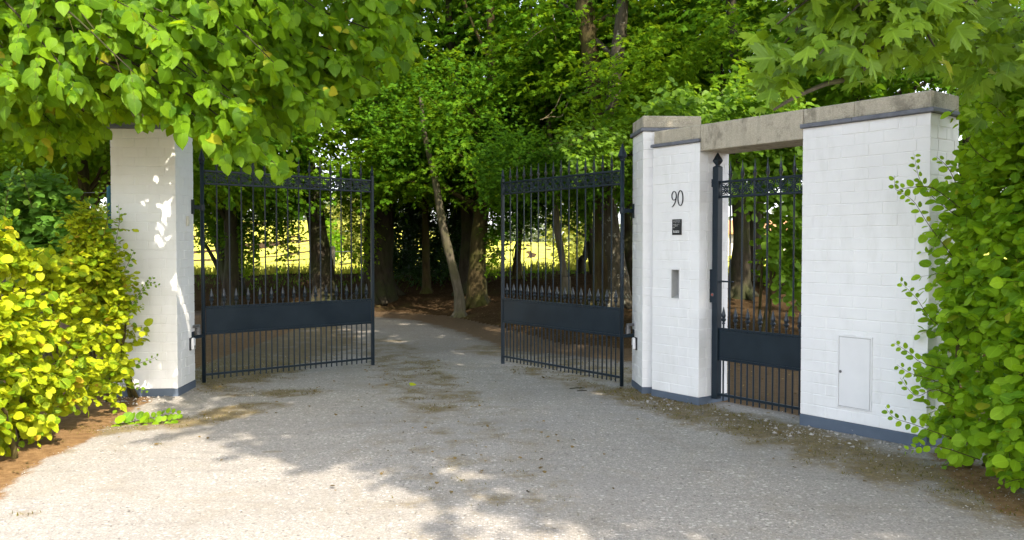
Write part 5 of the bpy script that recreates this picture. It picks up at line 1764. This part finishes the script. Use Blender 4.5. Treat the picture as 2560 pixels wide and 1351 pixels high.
# darker boughs set back above the right hedge
ends2 = [(2400, 60, 4.9), (2440, 120, 4.9), (2480, 150, 4.8), (2520, 60, 4.7), (2550, 130, 4.6), (2450, 90, 5.2), (2460, 20, 4.9), (2600, 60, 4.6), (2400, 70, 5.1), (2330, 60, 5.2), (2540, 0, 4.7)]
for (ex, ey, eY) in ends2:
    e = at(ex, ey, eY)
    s = Vector((6.0, 2.7, 3.9))
    main = smooth_path([s, s.lerp(e, .5) + Vector((0, 0, .35)), e], 6)
    tmb.tube(main, list(np.linspace(0.024, 0.004, len(main))), 6)
    for k in range(5):
        O.append(tuple(e + Vector((pr.gauss(0, .16), pr.gauss(0, .16), pr.gauss(0, .12))))); D.append((pr.gauss(-.4, .5), pr.gauss(-.3, .4), pr.gauss(-.1, .3))); Ls.append(pr.uniform(.14, .26))
O, D, Ls = np.array(O), np.array(D), np.array(Ls)
P, A, N = spray(O, D, Ls, 5, rng, 0.25, 0.85, 0.6, (-0.2, -0.85, 0.2), 0.8, 0.42)
P = P + unit(A) * rng.uniform(0.03, 0.09, (len(P), 1))
sz = rng.uniform(0.4, 1.1, len(P)) * 0.15
k_ = thin(P, [[(2010, 255), (2200, 205), (2400, 160), (2425, 300), (2400, 520), (2010, 480)], [(1500, -200), (1870, -200), (1872, 200), (1905, 275), (1990, 330), (1900, 600), (1500, 600)]])
P, A, N, sz = P[k_], A[k_], N[k_], sz[k_]
leaves('crown', P, A, N, sz, LEAF_LOBED, M['leaf_syc'], st, rng, aspect=rng.uniform(0.9, 1.1, len(P)))
tmb.build('trunk', M['bark_grey'], st, True)
# the high crown of the same tree, out of the picture, which shades the right half of the drive
CC = []
cen = [((1.9, 0.9, 7.4), (1.6, 1.4, 1.2), 220), ((3.6, -0.2, 7.4), (1.8, 1.5, 1.4), 280), ((5.4, -1.7, 7.5), (2.1, 1.8, 1.5), 280), ((1.35, 2.8, 7.4), (1.5, 1.5, 1.2), 240), ((0.6, 4.5, 7.6), (1.3, 1.5, 1.1), 190), ((3.0, 2.4, 7.6), (2.3, 1.9, 1.5), 330),
       ((5.8, 1.2, 7.8), (2.6, 2.4, 1.8), 360), ((8.0, -1.0, 8.0), (2.4, 2.4, 1.8), 260), ((2.0, 5.0, 8.0), (2.5, 1.9, 1.4), 300), ((5.6, 3.6, 8.2), (2.4, 1.9, 1.6), 280), ((8.2, 3.0, 8.4), (2.4, 2.6, 2.0), 260), ((-1.2, 6.0, 8.2), (1.9, 1.6, 1.3), 220), ((1.0, 8.2, 8.4), (2.4, 1.9, 1.4), 300), ((-1.8, 8.4, 8.8), (2.2, 1.8, 1.3), 260), ((2.6, 8.4, 8.4), (1.8, 1.9, 1.4), 220)]
for c, r, n in cen:
    p = unit(rng.normal(0, 1, (n, 3))) * (rng.random((n, 1)) ** 0.4)
    CC.append(p * np.array(r) + np.array(c))
CC = np.concatenate(CC)
DC = rng.normal(0, .6, (len(CC), 3))
P, A, N = spray(CC, DC, rng.uniform(.6, 1.0, len(CC)), 9, rng, 0.2, 0.8, 0.3, (0, 0, 0), 0.3, 0.35)
k_ = thin(P + unit(A) * 0.1)
P, A, N = P[k_], A[k_], N[k_]
leaves('upper_crown', P, A, N, rng.uniform(0.16, 0.26, len(P)), LEAF_LOBED, M['leaf_syc'], st, rng)

# ------------------------------------------------------------------ ground cover and litter (uncountable)
rng = np.random.default_rng(81)


def stones(n, X, Y, s0, s1, name):
    oct_ = np.array([(1, 0, 0), (0, 1, 0), (-1, 0, 0), (0, -1, 0), (0, 0, 0.75), (0, 0, -0.6)], float)
    of = np.array([(0, 1, 4), (1, 2, 4), (2, 3, 4), (3, 0, 4), (1, 0, 5), (2, 1, 5), (3, 2, 5), (0, 3, 5)])
    sz = s0 + (s1 - s0) * rng.random(n) ** 3.2
    a = rng.uniform(0, 6.28, n)
    el = rng.uniform(0.6, 1.0, n)
    V = oct_[None] * np.stack([sz, sz * el, sz * rng.uniform(0.45, 0.8, n)], 1)[:, None, :]
    V = V + rng.normal(0, 0.16, V.shape) * sz[:, None, None]
    c, s = np.cos(a)[:, None], np.sin(a)[:, None]
    x = V[..., 0] * c - V[..., 1] * s; y = V[..., 0] * s + V[..., 1] * c
    Z = terrain(X, Y) + 0.016
    V = np.stack([x + X[:, None], y + Y[:, None], V[..., 2] + Z[:, None] + sz[:, None] * 0.1], -1)
    loops = (of.ravel()[None] + (np.arange(n) * 6)[:, None]).ravel()
    o = np_mesh(name, V.reshape(-1, 3), loops, np.full(n * 8, 3), M['stone'], tone=np.repeat(rng.beta(2.2, 2.2, n), 8))
    return tag(o, kind='stuff')


n = 26000
Yv = 3.4 + 8.2 * rng.random(n) ** 1.5
Xv = rng.uniform(-1, 1, n) * (0.68 * Yv + 0.2)
ok = toe_dist(Xv, Yv) < -0.1
ok &= soil_attr(Xv, Yv) < 0.75
stones(int(ok.sum()), Xv[ok], Yv[ok], 0.0022, 0.0088, 'gravel')

rub = []
for p_, q_, m_ in ((W0, W0 + WD * wall_L, 230), (pier_c, pier_c + WD * PIER_L, 60), (left_corner, left_corner + PD * LP_W, 110), (W0 + WD * tP, W0, 60)):
    t_ = rng.random(m_)
    d_ = 0.03 + 0.42 * rng.random(m_) ** 1.6
    nn_ = -WB if p_ is not left_corner else -PB
    rub.append(np.stack([p_.x + (q_.x - p_.x) * t_ + nn_.x * d_, p_.y + (q_.y - p_.y) * t_ + nn_.y * d_], 1))
rub = np.concatenate(rub)
stones(len(rub), rub[:, 0], rub[:, 1], 0.006, 0.026, 'rubble')

# bits of bark, twigs and dry leaves at the edges
n = 2600
X = np.concatenate([rng.uniform(-3.6, 3.4, 1500), rng.uniform(-9, 9, 1100)])
Y = np.concatenate([rng.uniform(5.0, 11.0, 1500), rng.uniform(10.5, 23, 1100)])
w = np.maximum(moss_attr(X, Y), soil_attr(X, Y)) * 0.9 + 0.025
k = rng.random(n) < w
X, Y = X[k], Y[k]
n = len(X)
A = np.stack([rng.normal(0, 1, n), rng.normal(0, 1, n), rng.normal(0, .12, n)], 1)
N = np.stack([rng.normal(0, .3, n), rng.normal(0, .3, n), np.ones(n)], 1)
Pl = np.stack([X, Y, terrain(X, Y) + 0.022], 1)
lf_ = leaves('leaf_litter', Pl, A, N, rng.uniform(0.012, 0.045, n), LEAF_SIMPLE, M['litter'], None, rng)
tag(lf_, kind='stuff')
# moss cushions: dense short blades where the drive is mossy
n = 60000
X = rng.uniform(-3.8, 3.6, n); Y = rng.uniform(4.6, 10.8, n)
mm = moss_attr(X, Y)
cl_ = np.sin(X * 9.1 + np.sin(Y * 7.3) * 1.5) * np.sin(Y * 11.7 + X * 3.3) * 0.35
k = rng.random(n) < np.clip((mm + cl_ - 0.62) * 1.6, 0, 1)
X, Y = X[k], Y[k]
n = len(X)
A = np.stack([rng.normal(0, .6, n), rng.normal(0, .6, n), np.ones(n)], 1)
N = rng.normal(0, 1, (n, 3))
ms = leaves('moss', np.stack([X, Y, terrain(X, Y) + 0.012], 1), A, N, rng.uniform(0.010, 0.024, n), BLADE, M['moss'], None, rng, aspect=rng.uniform(.2, .4, n), uv=False)
tag(ms, kind='stuff')
# fallen leaf lying on the drive
p = atz(1024, 962, 0.025)
fl = leaves('fallen_leaf', np.array([tuple(p)]), np.array([(0.9, 0.3, 0.1)]), np.array([(0.1, -0.3, 1)]), np.array([0.085]), LEAF_HEART, M['leaf_hedge_l'], None, rng, tone=np.array([0.7]))
tag(fl, 'single yellow leaf lying on the gravel between the gate leaves', 'leaf')
for i, (x, y, ln, a, lab) in enumerate(((1443, 972, 0.16, 0.15, 'dark stick lying on the gravel before the right gate leaf'), (1455, 978, 0.10, 0.0, 'shorter dark stick beside the long one'))):
    c = atz(x, y, 0.02)
    mb = MB(); mb.tube([c + Vector((-ln / 2, -.01, 0.003)), c + Vector((0, 0.012, 0.006)), c + Vector((ln / 2, ln * a, 0.003))], [0.005, 0.006, 0.004], 6)
    tag(mb.build('fallen_stick', M['bark_dark']), lab, 'stick')

# tall grass at the edge of the meadow and over its near part
n = 26000
X = rng.uniform(-16, 16, n); Y = 23.4 + 12 * rng.random(n) ** 1.6
A = np.stack([rng.normal(0, .28, n), rng.normal(0, .28, n), np.ones(n)], 1)
N = np.stack([rng.normal(0, .5, n), -np.ones(n), rng.normal(0, .3, n)], 1)
gr = leaves('meadow_grass', np.stack([X, Y, terrain(X, Y)], 1), A, N, rng.uniform(0.12, 0.38, n), BLADE, M['grass'], None, rng, aspect=rng.uniform(.035, .07, n), uv=False)
tag(gr, kind='stuff')

# dark low undergrowth along the crest of the bank
n = 9000
X = rng.uniform(-16, 16, n); Y = 20.6 + 3.4 * rng.random(n)
k = rng.random(n) < 0.35 + 0.65 * (np.sin(X * 1.3 + 1) * np.sin(X * 0.47) > -0.1) * (Y > 21.5)
X, Y = X[k], Y[k]; n = len(X)
A = np.stack([rng.normal(0, .45, n), rng.normal(0, .45, n), np.ones(n)], 1)
N = np.stack([rng.normal(0, .5, n), -np.ones(n), rng.normal(0, .3, n)], 1)
ug = leaves('undergrowth', np.stack([X, Y, terrain(X, Y) - 0.01], 1), A, N, rng.uniform(0.04, 0.13, n), BLADE, M['leaf_wood'], None, rng, aspect=rng.uniform(.06, .16, n), uv=False)
tag(ug, kind='stuff')

# ------------------------------------------------------------------ fences, far bushes, building
wf = thing('wire_fence', 'blue fence post with plain wires behind the left pillar', 'fence', tuple(Vector((at(275, 465, 9.3).x, 9.3, 0))))
pt = at(274, 465, 9.3)
mb = MB(); mb.tube([Vector((pt.x, 9.3, -0.2)), Vector((pt.x, 9.3, pt.z - .004)), Vector((pt.x, 9.3, pt.z))], [0.031, 0.031, 0.024], 12)
mb.build('post', M['bluepost'], wf, True)
mb = MB()
for py in (481, 560, 640):
    for dz in (0,):
        a, b = at(-350, py - 2, 9.6), at(295, py, 9.28)
        mb.tube(curve_pts(a, b, -0.015, 14), 0.004, 5)
mb.build('wire', M['wire'], wf)
pf = thing('pasture_fence', 'two weathered fence posts with one wire out on the meadow', 'fence', tuple(at(828, 690, 31)))
for px, top in ((824, 626), (833, 616)):
    t_ = at(px, top, 31)
    mb = MB(); mb.frame_box(Vector((t_.x - .06, t_.y - .06, tz(t_.x, t_.y) - .2)), (0.12, 0, 0), (0, 0.12, 0), (0, 0, t_.z - tz(t_.x, t_.y) + .2), 0.01)
    mb.build('post', M['wood'], pf)
mb = MB(); mb.tube([at(826, 630, 31), at(880, 629, 31.5), at(1000, 628, 33)], 0.012, 5); mb.build('wire', M['wire'], pf)


def far_bush(label, px, py0, py1, Y, wpx, mat, n, seed, size=0.35, name='field_bush', cat='bush'):
    rng = np.random.default_rng(seed)
    top = at(px, py0, Y)
    g = tz(top.x, Y)
    h = top.z - g
    w = wpx / F_PX * Y / 2
    root = thing(name, label, cat, (top.x, Y, g))
    p = unit(rng.normal(0, 1, (n, 3))) * (rng.random((n, 1)) ** 0.35)
    p *= 1 + 0.28 * np.sin(p[:, :1] * 5 + seed) * np.cos(p[:, 2:] * 6)
    O = p * np.array([w, w * 0.8, h * 0.5]) + np.array([top.x, Y, g + h * 0.52])
    P, A, N = spray(O, p + rng.normal(0, .4, (n, 3)), np.full(n, size * 2), 6, rng, .2, .8, .2, (0, -1, 0), .5, .4)
    leaves('foliage', P, A, N, rng.uniform(.6, 1.2, len(P)) * size, LEAF_SIMPLE, mat, root, rng, uv=False)
    mb = MB()
    mb.tube([Vector((top.x, Y, g - .2)), Vector((top.x, Y, g + h * .6))], [w * .06, w * .03], 6)
    mb.build('trunk', M['bark_dark'], root)


far_bush('sunlit yellow bush out on the meadow beyond the fence posts', 885, 490, 610, 62, 110, M['leaf_far'], 420, 91)
far_bush('pale round bush left of the yellow meadow bush', 825, 545, 606, 95, 60, M['leaf_pale'], 250, 92, 0.4)
far_bush('low dark green bush at the foot of the yellow meadow bush', 822, 556, 585, 58, 42, M['leaf_wood_b'], 160, 93, 0.25)
far_bush('bright bush beyond the meadow behind the right gate leaf', 1440, 480, 600, 40, 120, M['leaf_far'], 420, 94, 0.22)
# far tree line, one mass
n = 6000
X = rng.uniform(-190, 190, n); Y = 260 + rng.uniform(0, 40, n)
O = np.stack([X, Y, terrain(X, Y) + rng.random(n) ** 1.5 * (7 + 3.0 * np.sin(X * 0.09) + 2 * np.sin(X * 0.31))], 1)
P, A, N = spray(O, rng.normal(0, 1, (n, 3)), np.full(n, 2.5), 6, rng, .2, .8, .2, (0, -1, 0), .5, .4)
fw_ = leaves('far_trees', P, A, N, rng.uniform(.8, 1.6, len(P)), LEAF_SIMPLE, M['leaf_pale'], None, rng, uv=False)
tag(fw_, kind='stuff')
# barn across the meadow
bY = 95
bc = at(1850, 620, bY)
fb = thing('farm_building', 'pale farm building with orange roof across the meadow', 'building', (bc.x, bY, tz(bc.x, bY)))
g = tz(bc.x, bY) - 0.2
x0, x1 = at(1800, 600, bY).x, at(1990, 600, bY).x
ze = at(1835, 582, bY).z
mb = MB(); mb.frame_box((x0, bY, g), (x1 - x0, 0, 0), (0, 7, 0), (0, 0, ze - g)); mb.build('wall', M['render'], fb)
mb = MB()
zr_ = at(1835, 553, bY).z
mb.add([(x0 - .4, bY - .5, ze - .15), (x1 + .4, bY - .5, ze - .15), (x1 + .4, bY + 3.5, zr_), (x0 - .4, bY + 3.5, zr_), (x0 - .4, bY + 7.5, ze - .15), (x1 + .4, bY + 7.5, ze - .15),
        (x0 - .4, bY - .5, ze + .05), (x1 + .4, bY - .5, ze + .05), (x1 + .4, bY + 3.5, zr_ + .2), (x0 - .4, bY + 3.5, zr_ + .2), (x0 - .4, bY + 7.5, ze + .05), (x1 + .4, bY + 7.5, ze + .05)],
       [(6, 7, 8, 9), (9, 8, 11, 10), (0, 3, 2, 1), (3, 4, 5, 2), (0, 1, 7, 6), (4, 10, 11, 5), (0, 6, 9, 3), (3, 9, 10, 4), (1, 2, 8, 7), (2, 5, 11, 8)])
mb.build('roof', M['rooftile'], fb)
for px in (1829, 1900):
    w0, w1 = at(px - 5, 600, bY), at(px + 5, 600, bY)
    mb = MB(); mb.frame_box((w0.x, bY - .06, at(px, 608, bY).z), (w1.x - w0.x, 0, 0), (0, .05, 0), (0, 0, at(px, 586, bY).z - at(px, 608, bY).z)); mb.build('window', M['window'], fb)

# ------------------------------------------------------------------ light
world = bpy.data.worlds.new("World")
scene.world = world
world.use_nodes = True
nt = world.node_tree
bg = nt.nodes['Background']
sky = nt.nodes.new('ShaderNodeTexSky')
sky.sky_type = 'NISHITA'
sky.sun_disc = False
elev = math.asin(SUN.z)
sky.sun_elevation = elev
sky.sun_rotation = math.atan2(SUN.x, SUN.y)
sky.air_density = 1.0
sky.dust_density = 3.0
sky.ozone_density = 0.6
tcw = nt.nodes.new('ShaderNodeTexCoord')
sepw = nt.nodes.new('ShaderNodeSeparateXYZ')
nt.links.new(tcw.outputs['Generated'], sepw.inputs[0])
nz = nt.nodes.new('ShaderNodeTexNoise')
nz.inputs['Scale'].default_value = 2.6
nz.inputs['Detail'].default_value = 6
nt.links.new(tcw.outputs['Generated'], nz.inputs['Vector'])
rw = nt.nodes.new('ShaderNodeValToRGB')               # haze: strong at the horizon, thin overhead
rw.color_ramp.elements[0].position, rw.color_ramp.elements[0].color = 0.0, (0.85, 0.85, 0.85, 1)
rw.color_ramp.elements[1].position, rw.color_ramp.elements[1].color = 0.75, (0.15, 0.15, 0.15, 1)
nt.links.new(sepw.outputs[2], rw.inputs[0])
mulw = nt.nodes.new('ShaderNodeMath')
mulw.operation = 'MULTIPLY'
nt.links.new(rw.outputs[0], mulw.inputs[0])
rc = nt.nodes.new('ShaderNodeValToRGB')
rc.color_ramp.elements[0].position, rc.color_ramp.elements[0].color = 0.35, (0.6, 0.6, 0.6, 1)
rc.color_ramp.elements[1].position, rc.color_ramp.elements[1].color = 0.65, (1, 1, 1, 1)
nt.links.new(nz.outputs['Fac'], rc.inputs[0])
nt.links.new(rc.outputs[0], mulw.inputs[1])
mxw = nt.nodes.new('ShaderNodeMix')
mxw.data_type = 'RGBA'
nt.links.new(mulw.outputs[0], mxw.inputs[0])
nt.links.new(sky.outputs[0], mxw.inputs[6])
mxw.inputs[7].default_value = (4.5, 4.5, 4.6, 1)
nt.links.new(mxw.outputs[2], bg.inputs[0])
bg.inputs[1].default_value = 0.15
sd = bpy.data.lights.new('sun', 'SUN')
sd.energy = 2.1
sd.angle = R(0.5)
sd.color = (1.0, 0.89, 0.74)
so = bpy.data.objects.new('sun', sd)
COL.objects.link(so)
so.location = (6, -9, 15)
so.rotation_euler = SUN.to_track_quat('Z', 'Y').to_euler()

# ------------------------------------------------------------------ camera and render settings
cd = bpy.data.cameras.new('camera')
cam = bpy.data.objects.new('camera', cd)
COL.objects.link(cam)
cam.location = (0, 0, CAMH)
cam.rotation_euler = (math.pi / 2 - PITCH, 0, 0)
cd.sensor_fit = 'HORIZONTAL'
cd.sensor_width = 36
cd.lens = 36 * F_PX / 2560
cd.clip_start = 0.05
cd.clip_end = 2000
scene.camera = cam
scene.render.engine = 'CYCLES'
scene.view_settings.view_transform = 'Standard'
scene.view_settings.look = 'None'
scene.view_settings.exposure = 2.12
scene.view_settings.gamma = 1.0
cy = scene.cycles
cy.max_bounces = 7
cy.diffuse_bounces = 4
cy.glossy_bounces = 2
cy.transmission_bounces = 4
cy.sample_clamp_indirect = 8
cy.use_denoising = True
